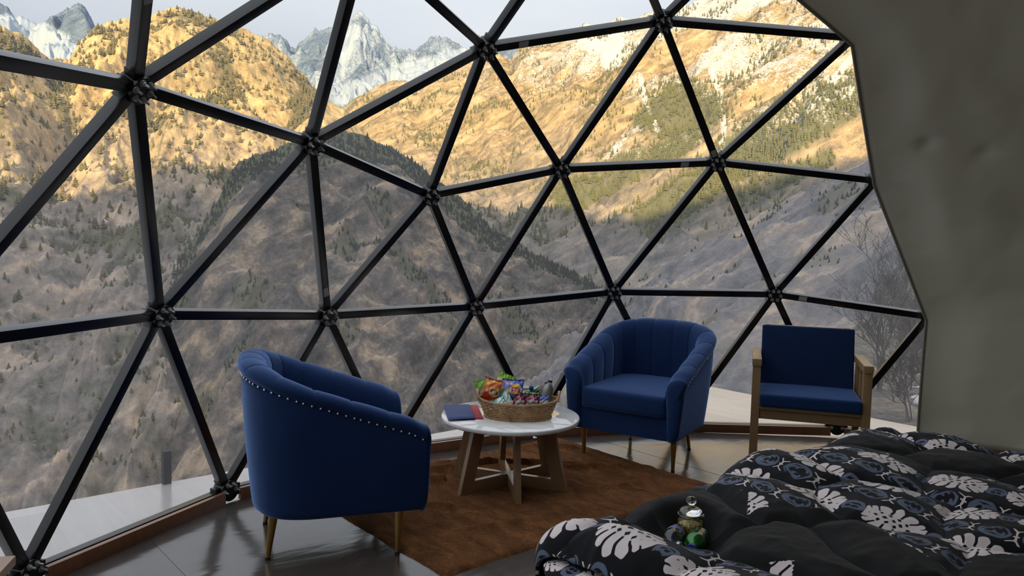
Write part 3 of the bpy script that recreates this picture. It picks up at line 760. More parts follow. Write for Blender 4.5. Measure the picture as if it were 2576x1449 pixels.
def make_armchair():
    root = thing('armchair', (0, 0, 0), 0, 'x', 'armchair', 'navy velvet armchairs')
    n = 240
    Q, Nn, s_ = u_path(n); sgn = np.sign((Nn * Q).sum(1)); Nn = Nn * np.where(sgn == 0, 1, np.sign(np.median(sgn)))[..., None]
    H = top_h(Q); L = s_[-1]
    # outer shell
    zs = [0, .012, .035, .08, .2, .4, .6, .8, .95, 1.0]; V = np.zeros((n, len(zs) + 3, 3))
    for k, f in enumerate(zs):
        z = ZB + (H - .055 - ZB) * f
        o_ = -.045 * (1 - min(1, (f / .9))) ** 1.2 + (-.03 * (1 - f / .035) ** 2 if f < .035 else 0) + .004 * math.sin(PI * f)
        V[:, k, :2] = Q + Nn * o_; V[:, k, 2] = z
    for k, (o_, dz) in enumerate(((-.02, -.050), (-.05, -.06), (-.08, -.10))):
        V[:, len(zs) + k, :2] = Q + Nn * o_; V[:, len(zs) + k, 2] = H + dz
    add('outer_shell', np_mesh('outer_shell', V.reshape(-1, 3), grid_faces(n, len(zs) + 3)), navy, root)
    # padded lining with channels, rolled over the rim
    prof = [(.000, -.060), (.012, -.050), (.018, -.032), (.014, -.014), (-.002, -.002), (-.028, .004), (-.058, .000), (-.085, -.012), (-.104, -.034), (-.115, -.07), (-.120, -.13), (-.118, -.22), (-.110, -.32), (-.105, -.42)]
    nchan = 13; ph = (s_ / L * nchan) % 1.0; dist = np.minimum(ph, 1 - ph)
    groove = np.exp(-(dist / .03) ** 2) * .007 - .004 * np.sin(PI * ph)
    edge = np.minimum(s_, L - s_); groove = groove * sstep(.01, .08, edge)
    V = np.zeros((n, len(prof), 3)); seat_z = .40
    for k, (o_, dz) in enumerate(prof):
        g = groove * sstep(-1, 3, k)
        z = np.maximum(H + dz, seat_z - .03)
        # direction of padding: up near the rim, inward below
        a_ = min(1, max(0, (k - 2) / 6)); up = math.cos(a_ * PI / 2); inw = math.sin(a_ * PI / 2)
        V[:, k, :2] = Q + Nn * (o_ + g[:, None] * inw if np.ndim(o_) else (o_ + g * inw)[:, None])
        V[:, k, 2] = z - g * up
    add('channel_lining', np_mesh('channel_lining', V.reshape(-1, 3), grid_faces(n, len(prof))), navy, root)
    # arm fronts
    for sx, i0 in ((1, 0), (-1, n - 1)):
        pts = []
        rim = [(.000, -.060), (.014, -.034), (.012, -.014), (-.002, -.002), (-.028, .004), (-.058, .000), (-.085, -.012), (-.104, -.034), (-.115, -.07)]
        for o_, dz in rim: pts.append((sx * (CW + o_), H[i0] + dz))
        pts += [(sx * (CW - .112), .47), (sx * (CW - .105), .40), (sx * (CW - .10), .30), (sx * (CW - .095), ZB + .01), (sx * (CW - .05), ZB), (sx * (CW - .028), .25), (sx * (CW - .012), .38), (sx * (CW - .004), .48)]
        cx = np.mean([p[0] for p in pts]); cz = np.mean([p[1] for p in pts]); k = len(pts)
        V = []; rings = [(1.0, CD - .012), (1.0, CD + .002), (.93, CD + .014), (.7, CD + .022), (.35, CD + .026), (0.02, CD + .027)]
        for f, y in rings: V += [(cx + (x - cx) * f, y, cz + (z - cz) * f) for x, z in pts]
        me = np_mesh('arm_front', V, np.concatenate([grid_faces(len(rings), k), np.array([[r_ * k + k - 1, (r_ + 1) * k + k - 1, (r_ + 1) * k, r_ * k] for r_ in range(len(rings) - 1)])]))
        o = add('arm_front', me, navy, root)
        bmx = bmesh.new(); bmx.from_mesh(me); bmesh.ops.recalc_face_normals(bmx, faces=bmx.faces); bmx.to_mesh(me); bmx.free()
    iw = CW - .108
    # base under the seat and the front rail
    sb = [(x * .78 if y < .2 else x * .80, y * .80 if y < .2 else y) for x, y in Q[::4]]
    sb = [(x, min(y, CD - .012)) for x, y in sb]
    MB().prism(sb, ZB + .004, .352).build('seat_base', navy, root, 40)
    # cushion, rounded and softly crowned
    bm = bmesh.new(); bmesh.ops.create_cube(bm, size=1); bmesh.ops.scale(bm, vec=(2 * iw - .006, .70, .13), verts=bm.verts)
    bmesh.ops.bevel(bm, geom=list(bm.edges), offset=.032, segments=4, affect='EDGES', profile=.6)
    bmesh.ops.subdivide_edges(bm, edges=[e for e in bm.edges if e.calc_length() > .2], cuts=10, use_grid_fill=True)
    for v_ in bm.verts:
        c_ = (1 - (v_.co.x / iw) ** 2) * (1 - (v_.co.y / .36) ** 2)
        if v_.co.z > 0: v_.co.z += .022 * max(0, c_)
        v_.co.y += .012 * (1 - (v_.co.x / iw) ** 2) * (1 if v_.co.y > .2 else 0)
        v_.co += Vector((0, .045, .418))
    me = bpy.data.meshes.new('seat_cushion'); bm.to_mesh(me); bm.free(); me.polygons.foreach_set('use_smooth', np.ones(len(me.polygons), bool))
    add('seat_cushion', me, navy, root)
    # underside
    MB().prism([(x * .80, y * .80) for x, y in Q[::6]], ZB - .004, ZB + .03).build('underside', black_tip, root)
    # nailheads along the rim
    mb = MB(); k = 0; d0 = .02
    step = .034
    for q in np.arange(d0, L - .01, step):
        i = int(q / L * (n - 1)); p = Q[i] + Nn[i] * .004
        nv = Nn[i]; mb.ball((p[0], p[1], H[i] - .062), .0062, 8, 5, (1, 1, 1))
    o = mb.build('nailhead_trim', silver, root, 60); o['kind'] = 'stuff'; o['label'] = 'row of small silver nailheads under the rolled rim'
    # legs
    for x, y, tx, ty in ((.31, .28, .312, .288), (-.31, .28, -.312, .288), (.22, -.28, .20, -.25), (-.22, -.28, -.20, -.25)):
        lg = MB().cone((x, y, .004), (tx, ty, ZB + .01), .0105, .021, 14).build('leg', brass, root, 40)
        MB().cone((x, y, 0), (x + (tx - x) * .06, y + (ty - y) * .06, .0125), .0118, .0120, 14).build('foot_cap', black_tip, lg, 40)
    return root
armA = make_armchair()
armA.location = (2.722, .839, 0); armA.rotation_euler = (0, 0, math.radians(158))
armA['label'] = 'navy blue velvet tub armchair seen from behind its side, left of the round table'
armB = copy_tree(armA)
armB.location = (2.715, -1.505, 0); armB.rotation_euler = (0, 0, math.radians(17))
armB['label'] = 'navy blue velvet tub armchair facing the bed between round table and wooden chair'

# ================================================================ wooden chair
oak = wood('chair_wood', (.24, .14, .06), (.46, .30, .145), .42, 'Z', 6, .15)
oak_dark = wood('chair_wood_rail', (.20, .115, .05), (.40, .25, .12), .42, 'X', 6, .15)
navy_flat = velvet('navy_fabric', (.008, .026, .085), .35)
navy_seat = velvet('navy_seat_fabric', (.011, .038, .13), .7)
wc = thing('wooden_chair', (0, 0, 0), 0, 'light wooden armchair with navy blue seat and back cushions by the dome window', 'chair')
cw = .351; hl = .63       # post centre half-width; arm height
def post_pair(sx):
    x = sx * cw
    MB().box((x, 0, (hl - .03 - .077) / 2), (.054, .05, hl - .03 + .077), None, .004).build('front_leg', oak, wc)
    MB().beam((x, -.50, -.077), (x, -.44, hl - .03), .046, .05, (0, 1, 0), .004).build('rear_leg', oak, wc)
    MB().box((x, -.235, hl - .005), (.062, .545, .05), None, .006).build('armrest', oak, wc)
    # arched inner filler of the arm side: panel with rounded openings
    bm = bmesh.new()
    y0, y1, z0, z1 = -.42, -.025, .30, hl - .03
    def panel_with_holes(holes):
        # simple vertical bars with rounded heads, made from quads
        for ya, yb_ in holes:
            pass
    MB().box((x, -.225, .325), (.034, .40, .055), None, .004).build('side_rail', oak, wc)
    ribs = MB()
    for y in (-.155, -.29):
        MB().box((x, y, (.35 + hl - .03) / 2), (.024, .05, hl - .03 - .35), None, .008, 3).build('arm_slat', oak, wc)
    # little corner brackets that round the openings
    rad = .05
    for yc, d in ((-.025, -1), (-.13, 1), (-.18, -1), (-.265, 1), (-.315, -1), (-.42, 1)):
        pts = [(0, 0)] + [(rad - rad * math.sin(t), -rad + rad * math.cos(t)) for t in np.linspace(0, PI / 2, 7)][::1]
        vs = []; fil = MB()
        for xx in (-.012, .012):
            vs.append([fil.bm.verts.new((x + xx, yc + d * q[0], hl - .03 + q[1])) for q in [(0, 0), (rad, 0)] + [(rad - rad * math.sin(t), -rad + rad * math.cos(t)) for t in np.linspace(0, PI / 2, 7)][1:]])
        k = len(vs[0])
        fil.bm.faces.new(vs[0]); fil.bm.faces.new(vs[1][::-1])
        for i in range(k): fil.bm.faces.new((vs[0][i], vs[0][(i + 1) % k], vs[1][(i + 1) % k], vs[1][i]))
        fil.build('arch_bracket', oak, wc)
post_pair(1); post_pair(-1)
MB().box((0, -.01, .268), (2 * cw - .05, .03, .07), None, .004).build('front_rail', oak_dark, wc)
MB().box((0, -.47, .268), (2 * cw - .05, .03, .07), None, .004).build('rear_rail', oak_dark, wc)
MB().box((0, -.225, .312), (2 * cw - .056, .50, .022), None, .005).build('seat_board', oak_dark, wc)
bf = MB()
for sx in (-.27, .27): MB().beam((sx, -.46, .30), (sx, -.56, .83), .045, .026, (0, 1, 0), .004).build('back_post', oak, wc)
MB().beam((-.29, -.555, .80), (.29, -.555, .80), .026, .06, (0, 0, 1), .004).build('back_rail', oak_dark, wc)
def cushion(name, size, mat_, bev, crown, M):
    bm = bmesh.new(); bmesh.ops.create_cube(bm, size=1); bmesh.ops.scale(bm, vec=size, verts=bm.verts)
    bmesh.ops.bevel(bm, geom=list(bm.edges), offset=bev, segments=4, affect='EDGES', profile=.65)
    bmesh.ops.subdivide_edges(bm, edges=[e for e in bm.edges if e.calc_length() > .2], cuts=8, use_grid_fill=True)
    for v_ in bm.verts:
        c_ = max(0, (1 - (2 * v_.co.x / size[0]) ** 2)) * max(0, (1 - (2 * v_.co.y / size[1]) ** 2))
        v_.co.z += crown * c_ * (1 if v_.co.z > 0 else -.3)
        v_.co = M @ v_.co
    me = bpy.data.meshes.new(name); bm.to_mesh(me); bm.free(); me.polygons.foreach_set('use_smooth', np.ones(len(me.polygons), bool))
    return add(name, me, mat_, wc)
cushion('seat_cushion', (.645, .545, .088), navy_seat, .022, .01, Matrix.Translation((0, -.225, .368)))
# back cushion: leans back
ax = Vector((0, -.435, .385)); tilt = math.radians(12)
Mb = Matrix.Translation(ax) @ Matrix.Rotation(tilt, 4, 'X') @ Matrix.Translation((0, 0, .215)) @ Matrix.Rotation(-PI / 2, 4, 'X')
cushion('back_cushion', (.635, .47, .085), navy_flat, .014, .008, Mb)
FW = .95
for ch in wc.children:
    if ch.data.users == 1: ch.data.transform(Matrix.Translation((0, 0, CAM[2] * (1 - FW))) @ Matrix.Scale(FW, 4))
wc.location = (CAM[0] + (2.0025 - CAM[0]) * FW, CAM[1] + (-2.3635 - CAM[1]) * FW, 0); wc.rotation_euler = (0, 0, math.radians(32))

# ================================================================ round table
m, nt, b = newmat('white_marble')
v = coords(nt); w1 = noise(nt, v, 2.2, 6, .6, 1.6); vein = ((w1 - .5).abs() * 14)._m('ADD', 0, clamp=True)
setin(nt, b, 'Base Color', mixc(nt, vein, (.74, .72, .70), (.84, .835, .82))); setin(nt, b, 'Roughness', .06); setin(nt, b, 'Coat Weight', .3)
marble = m
walnut = wood('table_leg_wood', (.15, .082, .04), (.34, .205, .105), .38, 'Z', 6, .2)
walnut_bar = wood('table_bar_wood', (.15, .082, .04), (.34, .205, .105), .30, 'X', 6, .35)
TC = (2.745, -.328); TH = .422; TR = .398
tb = thing('round_table', (*TC, 0), 0, 'round coffee table with white marble top and crossed wooden legs on the brown rug', 'table')
lathe('tabletop', [(0.001, TH - .026), (TR - .008, TH - .026), (TR - .002, TH - .023), (TR, TH - .018), (TR, TH - .006), (TR - .002, TH - .002), (TR - .006, TH), (0.001, TH)], 96, marble, tb)
MB().cone((0, 0, TH - .045), (0, 0, TH - .026), .27, .27, 48).build('apron', walnut_bar, tb)
z00 = .012
for k in range(6):
    a_ = math.radians(28 + 60 * k); d = Vector((math.cos(a_), math.sin(a_), 0)); t = Vector((-d.y, d.x, 0))
    mb = MB(); w2 = .0155
    prof = [(.355, z00), (.275, z00), (.185, TH - .03), (.262, TH - .03)]
    vv = [[mb.bm.verts.new(d * r_ + t * s_ + Vector((0, 0, z))) for r_, z in prof] for s_ in (-w2, w2)]
    mb.bm.faces.new(vv[0]); mb.bm.faces.new(vv[1][::-1])
    for i in range(4): mb.bm.faces.new((vv[0][i], vv[0][(i + 1) % 4], vv[1][(i + 1) % 4], vv[1][i]))
    mb.build('leg', walnut, tb)
    if k < 3:
        mb = MB(); 
        mb.box((0, 0, z00 + .035 + .0006 * k), (.60, .0308 + .0004 * k, .07), Matrix.Rotation(a_, 3, 'Z'), .001); mb.build('cross_bar', walnut_bar, tb)

# ================================================================ brown fur rug
m, nt, b = newmat('brown_fur')
v = coords(nt); n1 = noise(nt, coords(nt, 'Object', (1, 2.2, 1)), 5, 5, .65, .8); n2 = noise(nt, v, 60, 4, .7, .5); n3 = noise(nt, v, 260, 2, .6)
setin(nt, b, 'Base Color', ramp(nt, n1 * .5 + n2 * .3 + n3 * .2, [(.37, (.05, .018, .005)), (.5, (.15, .057, .018)), (.62, (.29, .118, .04))])); setin(nt, b, 'Roughness', 1.0)
setin(nt, b, 'Specular IOR Level', .1); setin(nt, b, 'Sheen Weight', .12); setin(nt, b, 'Sheen Roughness', .6); setin(nt, b, 'Sheen Tint', (1, .62, .36)); bump(nt, b, n1 * 1.2 + n2 * .7 + n3 * .4, 1.0, .02)
RX0, RX1, RY0, RY1 = 1.995, 3.345, -1.285, .672
nx, ny = 190, 270
X, Y = np.meshgrid(np.linspace(RX0, RX1, nx), np.linspace(RY0, RY1, ny), indexing='ij')
ex = np.minimum(np.minimum(X - RX0, RX1 - X), np.minimum(Y - RY0, RY1 - Y))
wob = .012
Xw = X + wob * fbm(Y * 2.2, X * .3, 3, 61); Yw = Y + wob * fbm(X * 2.2, Y * .3, 3, 62)
wr = np.zeros_like(X)
for (x0, y0, x1, y1, hh, wd) in ((3.33, .2, 2.75, -1.0, .022, .03), (3.30, -.15, 2.85, -.75, .026, .035), (3.2, .5, 2.9, -.35, .020, .03), (3.05, .62, 2.55, .1, .015, .03), (2.5, -.2, 2.25, -1.1, .012, .035), (2.9, -.65, 2.45, -1.25, .016, .03), (2.35, .55, 2.2, -.3, .010, .04), (3.3, -.9, 2.9, -1.25, .015, .03)):
    dx, dy = x1 - x0, y1 - y0; Xd = X + .06 * fbm(X * 4, Y * 4, 3, 63); Yd = Y + .06 * fbm(X * 4, Y * 4, 3, 64)
    t = np.clip(((Xd - x0) * dx + (Yd - y0) * dy) / (dx*dx + dy*dy), 0, 1); dd = np.hypot(Xd - x0 - t*dx, Yd - y0 - t*dy)
    wr = np.maximum(wr, 2.1 * hh * np.exp(-(dd / wd) ** 2) * np.sin(PI * np.clip(t, .02, .98)) ** .5)
keep = 1 - np.exp(-(np.hypot(X - TC[0], Y - TC[1]) / .40) ** 6)
for ch_, lr in ((armA, 1), (armB, 1)):
    for lx, ly in ((.31, .28), (-.31, .28), (.22, -.28), (-.22, -.28)):
        a_ = ch_.rotation_euler.z; px_ = ch_.location.x + lx * math.cos(a_) - ly * math.sin(a_); py_ = ch_.location.y + lx * math.sin(a_) + ly * math.cos(a_)
        wr = wr * (1 - np.exp(-(np.hypot(X - px_, Y - py_) / .09) ** 4))
rip = .012 * ridged((X * .5 + Y * 1.2) * 3, (X - Y * .4) * 1.5, 4, 65)
wr = np.where(np.hypot(X - TC[0], Y - TC[1]) < .37, np.minimum(wr * .35, .004), wr)
Z = .0105 * sstep(0, .012, ex) + .001 + (wr + rip) * sstep(0, .03, ex)
Z = Z + .0022 * fbm(X * 55, Y * 55, 2, 66) * sstep(0, .02, ex)
Vt = np.stack([Xw, Yw, Z], -1).reshape(-1, 3)
rug = tag(add('fur_rug', np_mesh('fur_rug', Vt, grid_faces(nx, ny)), m), 'brown fur rug with wrinkles spread under the round table', 'rug')

# ================================================================ low wooden unit at the left edge
tw = wood('low_table_wood', (.20, .115, .075), (.42, .27, .19), .4, 'X', 8, .2)
td = plain('low_table_side', (.028, .019, .018), .5, 0, 12, .2)
Pc = at_z(40, 1397, .42)
lt = thing('low_table', (Pc[0], Pc[1], 0), math.atan2(.45, -.89), 'corner of a low brown wooden table beside the lowest left dome joint', 'table')
MB().box((.26, -.15, .405), (.52, .30, .03), None, .003).build('tabletop', tw, lt)
MB().box((.26, -.15, .215), (.48, .27, .35), None, .003).build('cabinet_body', td, lt)
for x, y in ((.04, -.04), (.48, -.04), (.04, -.26), (.48, -.26)): MB().box((x, y, .02), (.04, .04, .04), None, .003).build('foot', td, lt)
# ================================================================ wicker basket on the table
HA = math.atan2(RGT[1], RGT[0])                     # direction along the front of the basket
RH = np.array([math.cos(HA), math.sin(HA), 0]); FH = np.array([-RH[1], RH[0], 0]);
if FH[:2] @ FWD[:2] < 0: FH = -FH
m, nt, b = newmat('wicker')
v = coords(nt); n1 = noise(nt, v, 16, 4, .6); n2 = noise(nt, v, 120, 3)
setin(nt, b, 'Base Color', ramp(nt, n1 * .6 + n2 * .4, [(.35, (.20, .095, .038)), (.5, (.40, .235, .105)), (.65, (.58, .40, .20))])); setin(nt, b, 'Roughness', .45); bump(nt, b, n2, .3, .002)
wicker = m
pn = at_z(1303, 1060, TH + .004); bc = pn + FH * .128
bk = thing('wicker_basket', (bc[0], bc[1], TH), HA, 'oval woven wicker basket full of snacks on the round marble table', 'basket')
FS = 1 if np.allclose(FH[:2], [-math.sin(HA), math.cos(HA)]) else -1        # local +y points away from the viewer when FS = 1
BH = .092
def ell(z, t):
    f = z / BH; a_ = .178 + .044 * f ** .8; b_ = .118 + .028 * f ** .8
    return a_ * np.cos(t), b_ * np.sin(t)
def rim_lift(t): return .014 * np.abs(np.cos(t)) ** 3
tt = np.linspace(0, 2 * PI, 193)[:-1]
rows_ = []
for r_ in range(11):
    z = .010 + r_ * .0075
    ph = 0 if r_ % 2 else PI
    x, y = ell(z, tt); w_ = .0034 * np.sin(24 * tt + ph); nx_, ny_ = np.cos(tt), np.sin(tt)
    zz_ = z + .0012 * np.cos(24 * tt + ph) + rim_lift(tt) * (z / BH)
    V, F = tube_arrays(np.stack([x + nx_ * w_, y + ny_ * w_, zz_], 1), .0036, 5, True); rows_.append((V, F))
V, F = join_arrays(rows_); tag(add('woven_wall', np_mesh('woven_wall', V, F), wicker, bk), kind='stuff')
st_ = []
for k in range(48):
    t = 2 * PI * k / 48; z = np.linspace(.002, BH, 5); x, y = ell(z, t)
    st_.append(tube_arrays(np.stack([x, y, z + rim_lift(t) * z / BH], 1), .0023, 5))
V, F = join_arrays(st_); tag(add('stakes', np_mesh('stakes', V, F), wicker, bk), kind='stuff')
def rope(name, z, r0, turns, lift, grow):
    ps = []
    for s_ in range(3):
        t = np.linspace(0, 2 * PI, 361)[:-1]; x, y = ell(min(z, BH), t); p = turns * t + s_ * 2 * PI / 3
        rr_ = grow + r0 * .8 * np.cos(p)
        ps.append(tube_arrays(np.stack([x + np.cos(t) * rr_, y + np.sin(t) * rr_, z + r0 * .8 * np.sin(p) + lift * rim_lift(t)], 1), r0, 6, True))
    V, F = join_arrays(ps); add(name, np_mesh(name, V, F), wicker, bk)
rope('rim', BH + .003, .0042, 30, 1, .002); rope('base_braid', .006, .0040, 28, 0, .006)
xs, ys = ell(.0, np.linspace(0, 2 * PI, 49)[:-1])
MB().prism(list(zip(xs, ys)), .003, .009).build('basket_bottom', wicker, bk)
for sx in (1, -1):
    hs = []
    for s_ in range(2):
        t = np.linspace(0, PI, 40); p = 9 * t + s_ * PI
        hs.append(tube_arrays(np.stack([sx * (.222 + .012 * np.sin(t) + .004 * np.cos(p)), .052 * np.cos(t) + .002 * np.sin(p), BH + .010 + .045 * np.sin(t) + .003 * np.sin(p)], 1), .0048, 6))
    V, F = join_arrays(hs); add('handle', np_mesh('handle', V, F), wicker, bk)

# ---------------------------------------------------------------- packets
def uvm(nt):
    t = nt.nodes.new('ShaderNodeTexCoord'); x, y, z = xyz(nt, t.outputs['UV']); return x, y
def foil(name, build, rough=.28):
    m, nt, b = newmat(name); u, v_ = uvm(nt); setin(nt, b, 'Base Color', build(nt, u, v_)); setin(nt, b, 'Roughness', rough)
    setin(nt, b, 'Specular IOR Level', .7); n1 = noise(nt, coords(nt), 38, 3, .5, .8); bump(nt, b, n1, .35, .004); return m
def bag_pos(u, v_, w, h, th, side):
    """u, v in 0..1 on one face of a pillow packet"""
    a_ = 2 * u - 1; c_ = 2 * v_ - 1
    e = np.clip((1 - np.abs(c_)) / .10, 0, 1)                       # flat crimped ends
    body = np.clip((1 - np.abs(c_) - .09) / .91, 0, 1)
    bul = th * np.sqrt(np.clip(1 - a_ ** 2, 0, 1)) * (1 - (1 - body) ** 2.4)
    x = a_ * w / 2 * (1 - .10 * (1 - np.abs(c_) ** 3) + .02); z = c_ * h / 2
    z = z + .035 * h * a_ ** 2 * np.sign(c_) * np.abs(c_) ** 6
    crink = .0022 * np.sin(a_ * 17 + c_ * 3) * (1 - body) ** 2 + .0016 * np.sin(a_ * 7 - c_ * 11)
    return np.stack([x, side * (bul + .0006) + crink, z], -1)
def packet_frame(px, py, depth, roll, yaw, tilt):
    P = at_depth(px, py, depth)
    R = Matrix.Rotation(HA + math.radians(yaw), 4, 'Z') @ (Matrix.Identity(4) if FS == 1 else Matrix.Identity(4)) @ Matrix.Rotation(math.radians(tilt), 4, 'X') @ Matrix.Rotation(math.radians(roll), 4, 'Y')
    return Matrix.Translation(Vector(P)) @ R
def text_arrays(s, size, shear=0.0, bold=.0):
    cu = bpy.data.curves.new('lettering', 'FONT'); cu.body = s; cu.size = size; cu.align_x = 'CENTER'; cu.align_y = 'CENTER'; cu.shear = shear; cu.offset = bold; cu.resolution_u = 3
    o = bpy.data.objects.new('lettering', cu); C.objects.link(o)
    dg = bpy.context.evaluated_depsgraph_get(); me = bpy.data.meshes.new_from_object(o.evaluated_get(dg))
    bm = bmesh.new(); bm.from_mesh(me); bmesh.ops.triangulate(bm, faces=bm.faces)
    V = np.array([v_.co[:2] for v_ in bm.verts]); F = np.array([[v_.index for v_ in f.verts] for f in bm.faces])
    bm.free(); bpy.data.objects.remove(o); bpy.data.curves.remove(cu); bpy.data.meshes.remove(me)
    return V, F
def packet(name, label, px, py, depth, w, h, th, mat_, roll=0, yaw=0, tilt=-12, texts=(), cat='snack packet', group='snacks in the basket'):
    nu, nv = 22, 26
    U_, V_ = np.meshgrid(np.linspace(0, 1, nu), np.linspace(0, 1, nv), indexing='ij')
    A = bag_pos(U_, V_, w, h, th, -1).reshape(-1, 3); B = bag_pos(U_, V_, w, h, th, 1).reshape(-1, 3)
    gf = grid_faces(nu, nv); uv = np.stack([U_, V_], -1).reshape(-1, 2)
    me = np_mesh(name, np.concatenate([A, B]), np.concatenate([gf, gf[:, ::-1] + len(A)]), True, np.concatenate([uv, uv]))
    o = add(name, me, mat_); o.matrix_world = packet_frame(px, py, depth, roll, yaw, tilt)
    tag(o, label, cat, group)
    for s, size, u, v_, col, shear, bold, rot in texts:
        TV, TF = text_arrays(s, size, shear, bold)
        c_, s_ = math.cos(math.radians(rot)), math.sin(math.radians(rot)); TV = TV @ np.array([[c_, s_], [-s_, c_]])
        uu = np.clip(u + TV[:, 0] / w, .01, .99); vv = np.clip(v_ + TV[:, 1] / h, .01, .99)
        P = bag_pos(uu, vv, w, h, th, -1); P[:, 1] -= .0012
        add('lettering', np_mesh('lettering', P, TF, False), col, o)
    return o
white_ink = plain('white_ink', (.85, .85, .83), .4); dark_ink = plain('dark_ink', (.05, .03, .035), .5); red_ink = plain('red_ink', (.6, .02, .03), .4)
def logo(nt, u, v_, base, cx, cy, r, asp):
    du = (u - cx) * asp; dv = v_ - cy; d = hyp(du, dv)
    col = mixc(nt, d.lt(r * 1.08, .01), base, (.85, .80, .62)); col = mixc(nt, d.lt(r, .01), col, (.86, .58, .03))
    band = (dv + (du * 9)._m('SINE') * .018).abs().lt(r * .42, .01) * du.abs().lt(r * 1.02, .01)
    return mixc(nt, band, col, (.62, .015, .02))
def crisp(nt, u, v_, col, cx, cy, r, asp, c=(.72, .34, .06)):
    d = hyp((u - cx) * asp, (v_ - cy) * 1.05)
    col = mixc(nt, d.lt(r, .02), col, c); return mixc(nt, d.lt(r * .8, .06), col, tuple(min(1, q * 1.25) for q in c))
def orange_bag(nt, u, v_):
    col = mixc(nt, (v_ + u * .2).gt(.72, .2), (.62, .055, .018), (.78, .24, .03))
    col = crisp(nt, u, v_, col, .30, .52, .17, .8); col = crisp(nt, u, v_, col, .2, .78, .10, .8, (.80, .42, .05)); col = crisp(nt, u, v_, col, .55, .84, .12, .8, (.80, .42, .05))
    col = mixc(nt, hyp((u - .64) * .8, v_ - .55).lt(.30, .02) * hyp((u - .66) * .8, v_ - .50).gt(.27, .02), col, (.75, .10, .06))
    return logo(nt, u, v_, mixc(nt, v_.gt(.93, .01), col, (.45, .03, .015)), .66, .44, .21, .8)
def blue_bag(nt, u, v_):
    col = mixc(nt, v_.gt(.6, .35), (.015, .045, .42), (.16, .20, .72))
    col = mixc(nt, hyp((u - .62) * .9, v_ - .62).lt(.36, .05), col, (.05, .16, .62))
    col = crisp(nt, u, v_, col, .27, .52, .17, .9, (.70, .33, .08)); col = crisp(nt, u, v_, col, .2, .84, .07, .9, (.75, .40, .36)); col = crisp(nt, u, v_, col, .42, .82, .06, .9, (.75, .42, .40))
    return logo(nt, u, v_, mixc(nt, v_.gt(.94, .01), col, (.02, .03, .28)), .65, .58, .24, .92)
def green_bag(nt, u, v_):
    col = mixc(nt, v_.gt(.72, .1), (.62, .60, .30), (.22, .52, .03)); col = crisp(nt, u, v_, col, .3, .35, .2, .8, (.5, .4, .1)); return mixc(nt, hyp((u - .5) * .8, v_ - .5).lt(.16, .02), col, (.80, .62, .1))
def leaf_bag(nt, u, v_): return mixc(nt, (v_ * .8 + u * .4).gt(.6, .2), (.40, .42, .30), (.18, .46, .03))
def mint(nt, u, v_):
    n = noise(nt, coords(nt, 'UV'), 4, 3, .6)
    col = mixc(nt, n.gt(.52, .03), (.78, .82, .78), (.10, .55, .42)); return mixc(nt, (u * 1.2 + v_).lt(.5, .05), mixc(nt, (v_ - u * .5).gt(.62, .05), col, (.01, .14, .09)), (.62, .42, .28))
def peanut(nt, u, v_):
    col = mixc(nt, (v_ + ((u * 11)._m('SINE')) * .03).lt(.66, .02) * (u - .5).abs().lt(.37, .03), (.16, .012, .045), (.62, .61, .58))
    col = mixc(nt, hyp((u - .5) * 1.2, v_ - .74).lt(.15, .02), col, (.72, .28, .30)); return mixc(nt, v_.gt(.92, .01), col, (.06, .006, .02))
def green_roll(nt, u, v_):
    col = mixc(nt, (v_ - .5).abs().gt(.32, .02), (.05, .24, .11), (.36, .62, .42)); return mixc(nt, hyp(u - .7, v_ - .45).lt(.2, .04), col, (.02, .05, .03))
def pale_green(nt, u, v_): return mixc(nt, v_.gt(.8, .05), (.45, .62, .30), (.30, .55, .14))
def blue_white(nt, u, v_):
    col = mixc(nt, v_.gt(.66, .06), (.42, .52, .66), (.06, .12, .45)); return mixc(nt, (v_ - .52 - (u * 6)._m('SINE') * .05).abs().lt(.05, .03), col, (.75, .5, .55))
def beige(nt, u, v_): return mixc(nt, noise(nt, coords(nt, 'UV'), 6).gt(.5, .1), (.45, .40, .28), (.62, .55, .40))
G = 'snacks in the basket'
packet('chips_bag', 'orange red chips bag with yellow round logo, left in the wicker basket', 1237, 981, 4.480, .108, .128, .026, foil('orange_foil', orange_bag), 14, 6, -10, [("Lay's", .036, .66, .44, white_ink, .12, .0012, 4)], 'chips bag', G)
packet('chips_bag', 'blue chips bag with yellow round logo, standing tallest at the front of the basket', 1290, 984, 4.440, .124, .132, .028, foil('blue_foil', blue_bag), 2, 0, -8, [("Lay's", .041, .65, .58, white_ink, .12, .0014, 4)], 'chips bag', G)
packet('chips_bag', 'yellow green chips bag leaning behind the orange and blue bags', 1266, 968, 4.565, .10, .135, .022, foil('green_foil', green_bag), 22, 0, -6, [("Lay's", .03, .5, .5, white_ink, .1, .001, 4)], 'chips bag', G)
packet('chips_bag', 'bright green packet sticking out behind the orange bag at the basket end', 1219, 981, 4.570, .105, .125, .02, foil('leaf_foil', leaf_bag), -16, 10, -4, [], 'chips bag', G)
packet('snack_packet', 'mint green and white packet tilted below the blue chips bag', 1275, 1009, 4.385, .062, .12, .013, foil('mint_foil', mint), -28, 0, -14, [], 'snack packet', G)
packet('snack_packet', 'mint green packet lying low in front of the orange chips bag', 1254, 1016, 4.355, .085, .066, .012, foil('mint_foil_low', mint), -22, 8, -30, [], 'snack packet', G)
packet('snack_packet', 'maroon salted peanuts packet in front of the blue chips bag', 1307, 1013, 4.355, .076, .098, .011, foil('peanut_foil', peanut), -4, 6, -10, [('SALTED', .0135, .52, .46, dark_ink, 0, .0006, 3), ('PEANUTS', .0115, .54, .33, dark_ink, 0, .0005, 3)], 'snack packet', G)
